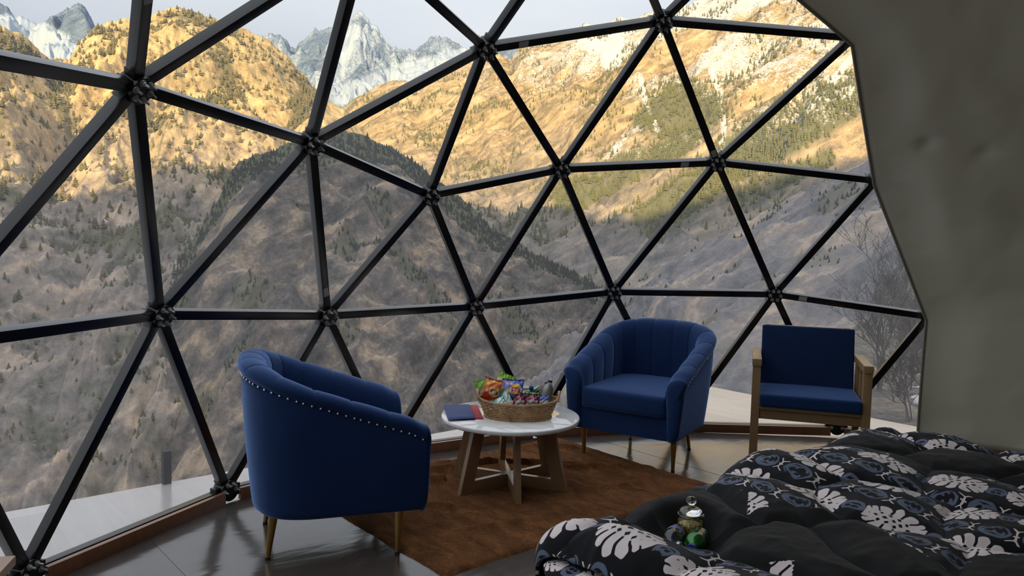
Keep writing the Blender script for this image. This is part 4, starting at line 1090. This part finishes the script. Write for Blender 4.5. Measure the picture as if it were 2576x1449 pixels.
packet('snack_packet', 'maroon salted peanuts packet in the middle front, right of the other maroon one', 1339, 1013, 4.340, .086, .10, .011, foil('peanut_foil_b', peanut), 1, -4, -10, [('SALTED', .0175, .5, .48, dark_ink, 0, .0008, 0), ('PEANUTS', .014, .5, .33, dark_ink, 0, .0006, 0)], 'snack packet', G)
packet('snack_packet', 'dark green packet with pale ends lying tilted behind the maroon packets', 1341, 988, 4.490, .095, .056, .018, foil('green_roll_foil', green_roll), -24, 0, -20, [('Lite', .016, .42, .55, white_ink, .1, .0006, 0)][:0], 'snack packet', G)
packet('snack_packet', 'pale green packet peeking over the right maroon packet', 1338, 1003, 4.415, .08, .07, .012, foil('pale_green_foil', pale_green), 2, 0, -12, [], 'snack packet', G)
packet('snack_packet', 'blue and white packet at the right end of the basket before the clear bottle', 1365, 1013, 4.375, .072, .078, .012, foil('blue_white_foil', blue_white), -3, -10, -16, [], 'snack packet', G)
packet('snack_packet', 'beige packet low between the mint packet and the maroon packet', 1280, 1016, 4.370, .05, .05, .01, foil('beige_foil', beige), 10, 0, -40, [], 'snack packet', G)

# ---------------------------------------------------------------- bottles
def thin_glass(name, tint, rough=.04, refl=.9):
    m, nt, b = newmat(name); out = nt.nodes['Material Output']; nt.nodes.remove(b)
    tr = nt.nodes.new('ShaderNodeBsdfTransparent'); tr.inputs['Color'].default_value = (*tint, 1)
    gl = nt.nodes.new('ShaderNodeBsdfGlossy'); gl.inputs['Roughness'].default_value = rough
    fr = nt.nodes.new('ShaderNodeFresnel'); fr.inputs['IOR'].default_value = 1.6
    mx = nt.nodes.new('ShaderNodeMixShader'); nt.links.new((E(nt, fr.outputs[0]) * refl)._m('ADD', .02, clamp=True).v, mx.inputs[0]); nt.links.new(tr.outputs[0], mx.inputs[1]); nt.links.new(gl.outputs[0], mx.inputs[2])
    nt.links.new(mx.outputs[0], out.inputs['Surface']); return m
clear_pet = thin_glass('clear_plastic', (.86, .88, .90)); green_pet = thin_glass('green_plastic', (.25, .85, .35)); clear_glass = thin_glass('clear_glass', (.93, .95, .94))
black_cap = plain('black_cap', (.012, .012, .012), .4); blue_cap = plain('blue_cap', (.02, .045, .30), .35)
def orient(o, p, axis):
    o.location = p; o.rotation_mode = 'QUATERNION'; o.rotation_quaternion = Vector((0, 0, 1)).rotation_difference(Vector(axis).normalized())
def stand_bottle(name, label, p0, axis, body_mat, cap_mat, fill_mat, r, h, group):
    o = thing(name, (0, 0, 0), 0, label, 'bottle', group); orient(o, p0, axis)
    lathe('bottle_body', [(.001, .0), (r * .9, .0), (r, .006), (r, h * .55), (r * .97, h * .62), (r * .78, h * .74), (r * .5, h * .84), (r * .40, h * .88), (r * .40, h * .92)], 28, body_mat, o)
    lathe('contents', [(.001, .003), (r * .88, .003), (r * .94, .009), (r * .94, h * .54), (r * .90, h * .62), (r * .71, h * .74), (r * .45, h * .83), (.001, h * .83)], 28, fill_mat, o)
    MB().cone((0, 0, h * .895), (0, 0, h), r * .47, r * .45, 24).build('cap', cap_mat, o, 40)
    MB().box((0, -r * .98 * FS, h * .36), (r * .9, .0015, h * .30), None).build('label', plain('bottle_label_' + name, (.40, .40, .38), .5), o)
    return o
milky = plain('milky_fill', (.80, .78, .72), .3); pink_fill = plain('pink_drink', (.38, .12, .11), .35)
p0 = at_depth(1371, 1012, 4.43); p1 = at_depth(1384, 957, 4.445); hh_ = float(np.linalg.norm(p1 - p0))
stand_bottle('drink_bottle', 'clear bottle with black cap leaning at the right end of the basket', p0, p1 - p0, clear_pet, black_cap, milky, .031, hh_, G)
p0 = at_depth(1354, 1008, 4.52); p1 = at_depth(1376, 962, 4.55)
stand_bottle('drink_bottle', 'reddish drink bottle with black cap leaning behind the clear bottle', p0, p1 - p0, thin_glass('rose_plastic', (.8, .6, .58)), black_cap, pink_fill, .027, float(np.linalg.norm(p1 - p0)), G)
q0, q1 = at_depth(1312, 978, 4.475), at_depth(1333, 976, 4.475); q2 = at_depth(1339, 975.4, 4.475)
o = thing('white_tube', tuple(q0), 0, 'white tube with round blue cap lying behind the dark green packet', 'tube', G)
qd = Vector(q1 - q0)
MB().cone((0, 0, 0), qd, .010, .010, 16).build('tube_body', plain('tube_white', (.7, .7, .72), .35), o)
MB().ball(qd + Vector(q2 - q1) * .5, .0155, 14, 10).build('tube_cap', blue_cap, o)

# ---------------------------------------------------------------- folded napkins
def napkin(name, label, quad, z, mat_, seed):
    P = [at_z(x, y, z) for x, y in quad]                        # far left, far right, near right, near left
    nu, nv = 40, 30; U_, V_ = np.meshgrid(np.linspace(0, 1, nu), np.linspace(0, 1, nv), indexing='ij')
    B = (P[0][None, None] * ((1-U_)*(1-V_))[..., None] + P[1] * (U_*(1-V_))[..., None] + P[2] * (U_*V_)[..., None] + P[3] * ((1-U_)*V_)[..., None])
    e = np.minimum(np.minimum(U_, 1-U_) * 3, np.minimum(V_, 1-V_) * 2.2)
    hgt = .008 * np.sqrt(np.clip(sstep(0, .14, e), 0, 1)) + .0016 * fbm(U_ * 3, V_ * 6, 3, seed) * sstep(0, .1, e)
    B[..., 2] = z + hgt
    L = B.copy(); L[..., 2] = z - .0005
    me = np_mesh(name, np.concatenate([B.reshape(-1, 3), L.reshape(-1, 3)]), np.concatenate([grid_faces(nu, nv), grid_faces(nu, nv)[:, ::-1] + nu * nv]))
    return tag(add(name, me, mat_), label, 'napkin')
def linen(name, c):
    m, nt, b = newmat(name); v = coords(nt, 'Object', (1, 1, 1), (0, 0, HA)); x, y, z = xyz(nt, v)
    n1 = noise(nt, coords(nt, 'Object', (1, 8, 1), (0, 0, -HA)), 40, 4, .6)
    setin(nt, b, 'Base Color', mixc(nt, n1, tuple(q * .6 for q in c), tuple(q * 1.5 for q in c))); setin(nt, b, 'Roughness', .9); setin(nt, b, 'Sheen Weight', .2); bump(nt, b, n1, .4, .003); return m
napkin('cloth_napkin', 'folded red cloth napkin half under the blue one on the table', [(1150, 1020), (1202, 1020), (1217, 1055), (1150, 1056)], TH + .0008, linen('red_linen', (.38, .012, .03)), 3)
napkin('cloth_napkin', 'folded navy blue cloth napkin on the left of the table', [(1115, 1020), (1181, 1018), (1196, 1052), (1127, 1056)], TH + .0105, linen('blue_linen', (.018, .042, .16)), 4)
# ================================================================ bed under the duvet
bx0, bx1, by0, by1 = -.95, 1.085, -1.5, .765
bed = thing('bed', ((bx0 + bx1) / 2, (by0 + by1) / 2, 0), 0, 'low bed with mattress covered by the black floral duvet', 'bed')
bw, bl = bx1 - bx0, by1 - by0
MB().box((0, 0, .12), (bw - .04, bl - .04, .2), None, .005).build('bed_base', walnut_bar, bed)
MB().box((0, 0, .315), (bw - .02, bl - .02, .20), None, .04, 4).build('mattress', plain('mattress_cloth', (.5, .48, .45), .9), bed)
for sx in (-1, 1):
    for sy in (-1, 1): MB().box((sx * (bw / 2 - .1), sy * (bl / 2 - .1), .012), (.07, .07, .024)).build('leg', td, bed)

# duvet: thick quilted cloth laid over the bed
m, nt, b = newmat('duvet_print')
u, v_ = uvm(nt)
plainm = attr(nt, 'plain')
nw = noise(nt, coords(nt, 'UV'), 9, 2); nw2 = noise(nt, coords(nt, 'UV', (1, 1, 1), (0, 0, 1.0)), 9, 2)
CELL = .262
VP = 1.16                                                     # row pitch in cells
cu0 = (u + (nw - .5) * .05) / CELL; cv_ = (v_ + (nw2 - .5) * .05) / CELL / VP
rowi = cv_.floor(); cu_ = cu0 + rowi.mod(2) * .5
px_ = cu_.frac() - .5; py_ = (cv_.frac() - .5) * VP
r = hyp(px_, py_ * 1.05)
ay0 = py_.abs(); fan = px_ / (ay0 * 1.15 + .13)                      # fronds fan out above and below a row of diamonds
fr_ = (fan * 7.2).cos().abs()
top_ = (1 - (px_ / .40) * (px_ / .40)).max(0).sqrt() * (fr_.pow(.7) * .10 + .235)
w1 = ay0.lt(top_, .008) * px_.abs().lt(.37, .008)
w1 = w1 * (1 - fr_.lt(.36, .06) * ay0.gt(.125, .01)) 
dm1 = ((px_ / .105 + .5).frac() - .5).abs() * .105 + ay0
dm2 = ((px_ / .105).frac() - .5).abs() * .105 + (ay0 - .088).abs()
w1 = w1 * (1 - dm1.lt(.036, .006) * px_.abs().lt(.30, .01)) * (1 - dm2.lt(.030, .006) * px_.abs().lt(.24, .01))
# scrolls in the band between the rows of medallions, alternately turned, with small forked bars between
gx = (cu0 * 2 + .5).frac() * .5 - .25; flip = (cu0 * 2 + .5).floor().mod(2) * 2 - 1
gy = ((cv_ + .5).frac() - .5) * VP * flip
def cring(x0, y0, rad, wd, ox, oy, cut):
    dx, dy = gx - x0, gy - y0; d = hyp(dx, dy); al = (dx * ox + dy * oy) / rad           # al: 1 at the open side
    wid = (((al * -.5 + .55)._m('ADD', 0, clamp=True)) * wd + .007)
    return (d - rad).abs().lt(wid, .006) * al.lt(cut, .05)
bl_ = cring(0, .0, .165, .020, .3, .95, .90).max(cring(.045, -.01, .080, .018, -.95, .3, .55)).max(cring(-.05, -.035, .055, .020, .2, 1, .4)).max(cring(-.02, .075, .045, .018, -.5, -.8, .5))
bl_ = bl_.max(hyp(gx - .05, gy - .085).lt(.022, .006))
ee = (px_.abs() * -1 + .5); d3 = hyp(ee, py_ * .8); a3 = (py_ - ee * .3) / .12
bl_ = bl_.max((d3 - .105).abs().lt(((a3 * -.5 + .5)._m('ADD', 0, clamp=True)) * .022 + .006, .006) * a3.lt(.8, .05)).max((hyp(ee - .035, py_ * .8 - .02) - .045).abs().lt(.014, .006))
hx_ = ((cu0 * 2).frac() * .5 - .25); hy_ = ((cv_ + .5).frac() - .5).abs() * VP; hxa = hx_.abs()
bn = (hxa.lt(.014, .004) * hy_.lt(.11, .01)).max((hy_.lt(.013, .004)) * hxa.lt(.04, .006)).max((hxa - (hy_ - .085).max(0) * .9).abs().lt(.014, .004) * (hy_ - .12).abs().lt(.04, .005))
on = plainm.lt(.5, .06)
col = mixc(nt, plainm.gt(.5, .1), (.005, .005, .0075), (.0075, .0075, .008))
col = mixc(nt, bl_ * on, col, mixc(nt, nw, (.06, .078, .125), (.165, .20, .29)))
col = mixc(nt, w1.max(bn) * on, col, (.74, .655, .645))
setin(nt, b, 'Base Color', col); setin(nt, b, 'Roughness', .85); setin(nt, b, 'Specular IOR Level', .2)
setin(nt, b, 'Sheen Weight', .07); setin(nt, b, 'Sheen Roughness', .5)
bump(nt, b, noise(nt, coords(nt), 90, 3, .6), .18, .004)
duvet_mat = m
def inpoly(X, Y, poly):
    r_ = np.zeros(X.shape, bool); n_ = len(poly)
    for i in range(n_):
        x0, y0 = poly[i]; x1, y1 = poly[(i + 1) % n_]
        c_ = ((y0 > Y) != (y1 > Y)) & (X < (x1 - x0) * (Y - y0) / (y1 - y0 + 1e-12) + x0); r_ ^= c_
    return r_
PLAIN = [[(1543, 1282), (1600, 1250), (1700, 1205), (1746, 1205), (1800, 1228), (1886, 1256), (1890, 1285), (2000, 1283), (2120, 1285), (2190, 1310), (2245, 1360), (2330, 1400), (2400, 1430), (2390, 1470), (2020, 1470), (2000, 1420), (1900, 1405), (1813, 1384), (1731, 1384), (1668, 1360), (1560, 1318)],
         [(1995, 1118), (2110, 1108), (2230, 1112), (2330, 1122), (2460, 1142), (2600, 1165), (2600, 1215), (2400, 1205), (2260, 1175), (2240, 1155), (2130, 1150), (2050, 1138)],
         [(2350, 1449), (2420, 1400), (2500, 1390), (2600, 1400), (2600, 1500), (2350, 1500)]]
PLAIN = [[tuple(at_z(x, y, .515)[:2]) for x, y in poly] for poly in PLAIN]
RR_ = .13
u0, u1, v0, v1 = bx0 + .02, bx1 - .01, by0 + .0, by1 + .0
ext = RR_ * PI / 2 + .20
Ug = np.concatenate([np.linspace(u0 - .1, .1, 120)[:-1], np.linspace(.1, u1 + ext, 300)]); Vg = np.linspace(v0 - ext, v1 + RR_ * PI / 2 * .56, 480)
UU, VV = np.meshgrid(Ug, Vg, indexing='ij')
exu = np.where(UU > u1, UU - u1, np.where(UU < u0, UU - u0, 0)); exv = np.where(VV > v1, VV - v1, np.where(VV < v0, VV - v0, 0))
e = np.hypot(exu, exv); dx_ = np.where(e > 1e-9, exu / np.maximum(e, 1e-9), 0); dy_ = np.where(e > 1e-9, exv / np.maximum(e, 1e-9), 0)
ang = np.minimum(e / RR_, PI / 2); outw = RR_ * np.sin(ang) + .10 * np.maximum(0, e - RR_ * PI / 2); down = RR_ * (1 - np.cos(ang)) + np.maximum(0, e - RR_ * PI / 2)
X = np.clip(UU, u0, u1) + dx_ * outw; Y = np.clip(VV, v0, v1) + dy_ * outw; Z = .485 - down
sw_ = np.exp(-((VV + .45) / .45) ** 2) * sstep(.5, 1.05, UU); X = X + .055 * sw_; Z = Z + .022 * sw_
nxv = np.stack([dx_ * np.sin(ang), dy_ * np.sin(ang), np.cos(ang)], -1)
wu = UU + .05 * fbm(UU * 3, VV * 3, 3, 200); wv = VV + .05 * fbm(UU * 3 + 7, VV * 3, 3, 201)
seeds = []
rs = np.random.default_rng(12)
for i in range(-4, 7):
    for j in range(-7, 6): seeds.append((i * .44 + (.22 if j % 2 else 0) + rs.uniform(-.1, .1), j * .38 + rs.uniform(-.09, .09)))
seeds = np.array(seeds); F1 = np.full(UU.shape, 9.); F2 = np.full(UU.shape, 9.)
for sx, sy in seeds:
    d = np.hypot(wu - sx, wv - sy); F2 = np.minimum(F2, np.maximum(F1, d)); F1 = np.minimum(F1, d)
puff = .040 * np.clip((F2 - F1) / .3, 0, 1) ** .62 * 1.0
fold = .016 * ridged(wu * 3.2 + wv * 1.1, wv * 2.2 - wu, 3, 210) * sstep(.0, .1, F2 - F1)
big = .024 * fbm(UU * 1.5, VV * 1.5, 2, 220)
# hollow where the jar and bottles stand
jx, jy, _ = at_z(1735, 1362, .437)
hx, hy, _ = at_z(1733, 1368, .46)
hol = np.maximum(np.exp(-(np.hypot(X - jx, Y - jy) / .105) ** 4), np.exp(-(np.hypot(X - hx, Y - hy) / .13) ** 4))
disp = (puff + fold + big) * (1 - hol) - .049 * hol
disp = disp + .035 * np.exp(-((VV - (v1 + .03)) / .10) ** 2) * sstep(.2, .6, UU)
P = np.stack([X, Y, Z], -1) + nxv * disp[..., None]
P[..., 2] = np.maximum(P[..., 2], .012)
def duvet_z(x, y):
    i = np.argmin(np.hypot(P[..., 0] - x, P[..., 1] - y) + 0); return P.reshape(-1, 3)[i, 2]
me = np_mesh('floral_duvet', P.reshape(-1, 3), grid_faces(len(Ug), len(Vg)), True, np.stack([UU, VV], -1).reshape(-1, 2))
pa = np.zeros(UU.shape)
xw = UU + .02 * fbm(UU * 9, VV * 9, 2, 230); yw = VV + .02 * fbm(UU * 9, VV * 9, 2, 231)
for poly in PLAIN: pa = np.maximum(pa, inpoly(xw, yw, poly))
at = me.attributes.new('plain', 'FLOAT', 'POINT'); at.data.foreach_set('value', pa.astype(np.float32).ravel())
duvet = tag(add('floral_duvet', me, duvet_mat), 'black puffy duvet with white floral and blue scroll print on the bed', 'duvet')
md = duvet.modifiers.new('thickness', 'SOLIDIFY'); md.thickness = .012; md.offset = -1
# folded-under layers at the foot end
def fold_closed(zc, yc, ra, rb, x0, x1, seed):
    xs_ = np.linspace(x0, x1, 120); n_ = len(xs_); k = 36
    t = np.arange(k) * 2 * PI / k
    XX, T = np.meshgrid(xs_, t, indexing='ij')
    end = np.sqrt(np.clip(np.abs(XX - x0) / .10, 0, 1))
    w_ = .020 * fbm(XX * 5, XX * 0 + seed, 3, seed); rr_ = 1 + .16 * fbm(XX * 7 + np.cos(T), np.sin(T) * 1.5, 3, seed + 1)
    V = np.stack([XX, yc + w_ + ra * np.cos(T) * rr_ * end, zc + .6 * w_ + rb * np.sin(T) * rr_ * end], -1)
    i = np.arange(n_ - 1); j = np.arange(k); I, J = np.meshgrid(i, j, indexing='ij'); J2 = (J + 1) % k
    F = np.stack([I*k + J, (I+1)*k + J, (I+1)*k + J2, I*k + J2], -1).reshape(-1, 4)
    me = np_mesh('folded_layer', V.reshape(-1, 3), F, True, np.stack([XX, T * .1 + seed * .13], -1).reshape(-1, 2))
    add('folded_layer', me, duvet_mat, duvet)
for q, (zc, dy) in enumerate(((.402, .095), (.338, .105), (.274, .100), (.206, .095), (.135, .10))):
    fold_closed(zc, by1 + dy, .085, .034, bx1 + .10, -.3, 5 + 4 * q)

# ---------------------------------------------------------------- jar and bottles lying on the duvet
snack = None
m, nt, b = newmat('golden_snack'); v = coords(nt); n1 = noise(nt, v, 60, 4, .7); vo = voron(nt, v, 95)
setin(nt, b, 'Base Color', ramp(nt, n1 * .5 + vo * .6, [(.3, (.42, .22, .04)), (.5, (.86, .58, .15)), (.75, (.95, .80, .36))])); setin(nt, b, 'Roughness', .6); bump(nt, b, vo, .9, .01); snack = m
jz = duvet_z(jx, jy) + .001
jar = thing('glass_jar', (jx, jy, jz), 0, 'glass jar with knobbed lid holding golden snacks, standing on the duvet', 'jar')
rip_ = lambda t, i: 1 + (.022 * abs(math.cos(14 * t)) if 2 <= i <= 6 else 0)
lathe('jar_body', [(.001, .0), (.038, .0), (.044, .006), (.0455, .016), (.0455, .05), (.045, .068), (.043, .077), (.039, .083), (.039, .088), (.0445, .090), (.0455, .094), (.043, .097), (.037, .097), (.037, .084)], 84, clear_glass, jar, rip_)
cont = lathe('snack_filling', [(.001, .004), (.036, .004), (.042, .010), (.0425, .048), (.041, .058), (.03, .063), (.012, .065), (.001, .063)], 60, snack, jar, lambda t, i: 1 + .02 * math.sin(5 * t + i) if i > 3 else 1)
m, nt, b = newmat('lid_glass'); setin(nt, b, 'Base Color', (.95, .97, .96)); setin(nt, b, 'Transmission Weight', 1.0); setin(nt, b, 'Roughness', .02); setin(nt, b, 'IOR', 1.48)
lathe('lid', [(.001, 0.0905), (.036, 0.0905), (.036, 0.0975), (.040, 0.0985), (.041, 0.1025), (.037, 0.1075), (.030, 0.1145), (.022, 0.1185), (.012, 0.1205), (.0095, 0.1245), (.012, 0.1295), (.0165, 0.1355), (.0175, 0.1425), (.0150, 0.1495), (.009, 0.1545), (.001, 0.1555)], 64, m, jar)
def pet_lying(label, cap_px, tail_px, body_mat, fill_mat, r, group):
    a_ = at_z(*cap_px, .437 + r + .022); c_ = at_z(*tail_px, .437 + r)
    L = float(np.linalg.norm(c_ - a_))
    o = thing('plastic_bottle', (0, 0, 0), 0, label, 'bottle', group)
    orient(o, a_, c_ - a_)
    lathe('bottle_body', [(.0105, .010), (.0108, .022), (.013, .028), (r * .72, .046), (r * .95, .062), (r, .075), (r * .97, .088), (r, .095), (r, .125), (r * .96, .130), (r, .137), (r, .155), (r * .92, .170), (r * .6, .176), (.001, .172)], 36, body_mat, o)
    if fill_mat: lathe('drink', [(.001, .030), (r * .60, .046), (r * .90, .063), (r * .95, .078), (r * .95, .155), (r * .85, .168), (.001, .168)], 30, fill_mat, o)
    MB().cone((0, 0, 0), (0, 0, .015), .0142, .0148, 28).cone((0, 0, .015), (0, 0, .018), .0152, .0152, 28).build('cap', blue_cap, o, 40)
    return o, r
o, r_ = pet_lying('clear plastic bottle with blue cap lying left of the green one on the duvet', (1683, 1371), (1706, 1338), clear_pet, None, .034, 'bottles lying on the duvet')
lathe('label', [(r_ * 1.012, .096), (r_ * 1.012, .124)], 36, plain('blue_label', (.10, .13, .36), .5), o)
o, r_ = pet_lying('green plastic bottle with blue cap lying before the glass jar on the duvet', (1739, 1381), (1765, 1345), green_pet, plain('green_drink', (.02, .34, .06), .2), .035, 'bottles lying on the duvet')
lathe('label', [(r_ * 1.012, .096), (r_ * 1.012, .124)], 36, thin_glass('pale_label', (.35, .55, .38), .2, 1.0), o)

# ================================================================ bare trees beside the deck
bark = plain('grey_bark', (.115, .095, .085), .9, 0, 8, .35)
def bare_tree(x, y, h, seed, label):
    rr_ = random.Random(seed); parts = []
    z0 = float(ground_h(np.array(x), np.array(y))) - .1
    def branch(p, d, L, r, lv):
        n_ = 5; P = [p]; q = Vector(p); dd = Vector(d)
        for i in range(n_):
            dd = (dd + Vector((rr_.gauss(0, .13), rr_.gauss(0, .13), rr_.gauss(.05, .08)))).normalized(); q = q + dd * (L / n_); P.append(q.copy())
        Rr = np.linspace(r, r * .45, n_ + 1)
        parts.append(tube_arrays(np.array([tuple(w_) for w_ in P]), Rr, 5 if lv < 2 else 3))
        if lv >= 4: return
        for i in range(rr_.randint(4, 6) if lv < 2 else rr_.randint(2, 4)):
            k = rr_.randint(1 if lv else 2, n_); ax = Vector((rr_.gauss(0, 1), rr_.gauss(0, 1), rr_.gauss(.25, .5))).normalized()
            branch(P[k], (dd * .9 + ax * .75).normalized(), L * rr_.uniform(.45, .7), max(.006, Rr[k] * .6), lv + 1)
    for s_ in range(rr_.randint(2, 3)):
        branch(Vector((x + rr_.uniform(-.15, .15), y + rr_.uniform(-.15, .15), z0)), Vector((rr_.gauss(0, .22), rr_.gauss(0, .22), 1)).normalized(), h * .55, .028 * h / 3, 0)
    V, F = join_arrays(parts)
    o = tag(add('bare_tree', np_mesh('bare_tree', V, F), bark), label, 'tree', 'bare trees by the deck')
where = ['tall bare tree just right of the wooden chair outside', 'bare tree behind the arm of the wooden chair outside', 'bare tree outside the dome, second from the liner edge among thin ones', 'leafless grey tree outside, close against the liner edge', 'low bare shrub tree in front of the others outside the dome', 'distant slender bare tree behind the others outside', 'leafless tree just beyond the deck edge next to the liner']
for k, (px, D, h) in enumerate(((2212, 15, 2.9), (2236, 19, 3.0), (2268, 16, 2.6), (2335, 14.5, 2.2), (2300, 12.5, 1.5), (2286, 24, 3.6), (2372, 12, 2.4))):
    q = at_depth(px, 1000, D); bare_tree(float(q[0]), float(q[1]), h, 40 + k, where[k])
stone = plain('pale_stone', (.5, .49, .48), .9, 0, 6, .3)
for k, (px, py, D, s) in enumerate(((2318, 1052, 13.5, .16), (2330, 1046, 14.5, .12), (2303, 1049, 14, .09), (2340, 1058, 13, .12), (2312, 1022, 18, .16), (2326, 1008, 21, .14))):
    q = at_depth(px, py, D); bm = bmesh.new(); bmesh.ops.create_icosphere(bm, subdivisions=2, radius=s)
    for v2 in bm.verts: v2.co *= 1 + .25 * math.sin(v2.co.x * 19 / s * .2 + k) * math.cos(v2.co.y * 23 / s * .2); v2.co.z *= .6
    me = bpy.data.meshes.new('rock'); bm.to_mesh(me); bm.free()
    o = tag(add('rock', me, stone), 'pale stone on the scrub ground among bare trees outside', 'rock', 'pale stones outside'); o.location = (q[0], q[1], float(ground_h(q[0], q[1])) + s * .3)

# ================================================================ trees on the far slopes
def conifer_mesh(name, tiers, wide, sides, seed):
    parts = []; rr_ = random.Random(seed); bm = bmesh.new()
    for k in range(tiers):
        z0 = .08 + .78 * k / tiers; z1 = min(1, z0 + 1.25 / tiers); r0 = wide * (1 - k / tiers) ** .8 + .02
        b_ = [bm.verts.new((r0 * rr_.uniform(.8, 1.2) * math.cos(2*PI*i/sides + k), r0 * rr_.uniform(.8, 1.2) * math.sin(2*PI*i/sides + k), z0 + rr_.uniform(-.03, .03))) for i in range(sides)]
        t_ = bm.verts.new((0, 0, z1))
        for i in range(sides): bm.faces.new((b_[i], b_[(i+1) % sides], t_))
    me = bpy.data.meshes.new(name); bm.to_mesh(me); bm.free(); return me
needle = {}
for nm, c in (('sunny', (.135, .118, .056)), ('shade', (.05, .052, .04)), ('forest', (.125, .125, .05))):  # needle colours lightened for sunlit slopes, darkened for shaded ones
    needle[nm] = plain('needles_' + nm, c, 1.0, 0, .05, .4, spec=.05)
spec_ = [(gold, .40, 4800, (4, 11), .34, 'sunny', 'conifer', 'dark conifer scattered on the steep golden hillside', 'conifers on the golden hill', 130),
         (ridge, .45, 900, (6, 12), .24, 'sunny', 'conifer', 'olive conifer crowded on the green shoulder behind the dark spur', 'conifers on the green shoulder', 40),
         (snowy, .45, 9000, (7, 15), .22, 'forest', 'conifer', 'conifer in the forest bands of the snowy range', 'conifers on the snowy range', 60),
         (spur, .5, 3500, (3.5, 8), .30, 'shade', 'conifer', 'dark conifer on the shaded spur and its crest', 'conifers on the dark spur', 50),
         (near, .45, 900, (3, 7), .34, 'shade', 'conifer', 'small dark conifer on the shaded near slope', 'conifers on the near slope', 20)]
for T, thr, total, hs, wide, nm, kind, lab, grp, nind in spec_:
    vis = (T.forest * rng.uniform(.55, 1.25, T.forest.shape) > thr) & (T.PX > -40) & (T.PX < 2360) & (T.PY > -40) & (T.PY < 1200) & (T.SS >= 0.005)
    idx = np.argwhere(vis)
    if len(idx) == 0: continue
    # denser farther down the rows would follow the mesh; thin by area so trees are spread over the slope
    Pt = T.V[idx[:, 0], idx[:, 1]]; D = np.linalg.norm(Pt[:, :2] - CAM[:2], axis=1)
    pw = D ** 1.0; pw /= pw.sum(); n_ = min(total, len(idx)); pick = rng.choice(len(idx), n_, False, pw)
    Pt = Pt[pick] + rng.uniform(-1.5, 1.5, (n_, 3)) * np.array([1, 1, 0]); D = D[pick]
    Hh = rng.uniform(*hs, n_) * rng.uniform(.7, 1.2, n_) * np.clip(D / 1000, .35, 1); app = Hh / D
    inside = (T.PX[idx[pick, 0], idx[pick, 1]] > 0) & (T.PY[idx[pick, 0], idx[pick, 1]] > 0)
    order = np.argsort(-app * inside)
    big, rest = order[:nind], order[nind:]
    protos = [conifer_mesh('conifer', 5, wide, 7, s_) for s_ in range(3)]
    for me in protos: me.materials.append(needle[nm])
    for k in big:
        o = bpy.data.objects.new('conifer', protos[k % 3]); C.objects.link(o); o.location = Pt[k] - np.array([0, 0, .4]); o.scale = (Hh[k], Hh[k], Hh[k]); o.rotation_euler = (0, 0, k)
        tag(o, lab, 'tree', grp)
    bv = []; bf = []
    small = []
    for s_ in range(4):
        mm = conifer_mesh('tmp', 3, wide, 5, 20 + s_); small.append((np.array([v2.co[:] for v2 in mm.vertices]), np.array([list(p.vertices) for p in mm.polygons]))); bpy.data.meshes.remove(mm)
    parts = []
    for k in rest:
        V, F = small[k % 4]; ca, sa = math.cos(k), math.sin(k)
        R_ = np.array([[ca, sa, 0], [-sa, ca, 0], [0, 0, 1]]); parts.append(((V @ R_) * Hh[k] + Pt[k] - [0, 0, .4], F))
    V, F = join_arrays(parts)
    tag(add('forest', np_mesh('forest', V, F, False), needle[nm]), 'countless small trees spread over ' + {'gold': 'the golden hill'}.get(T, T.o.name.replace('_', ' ')), kind='stuff')
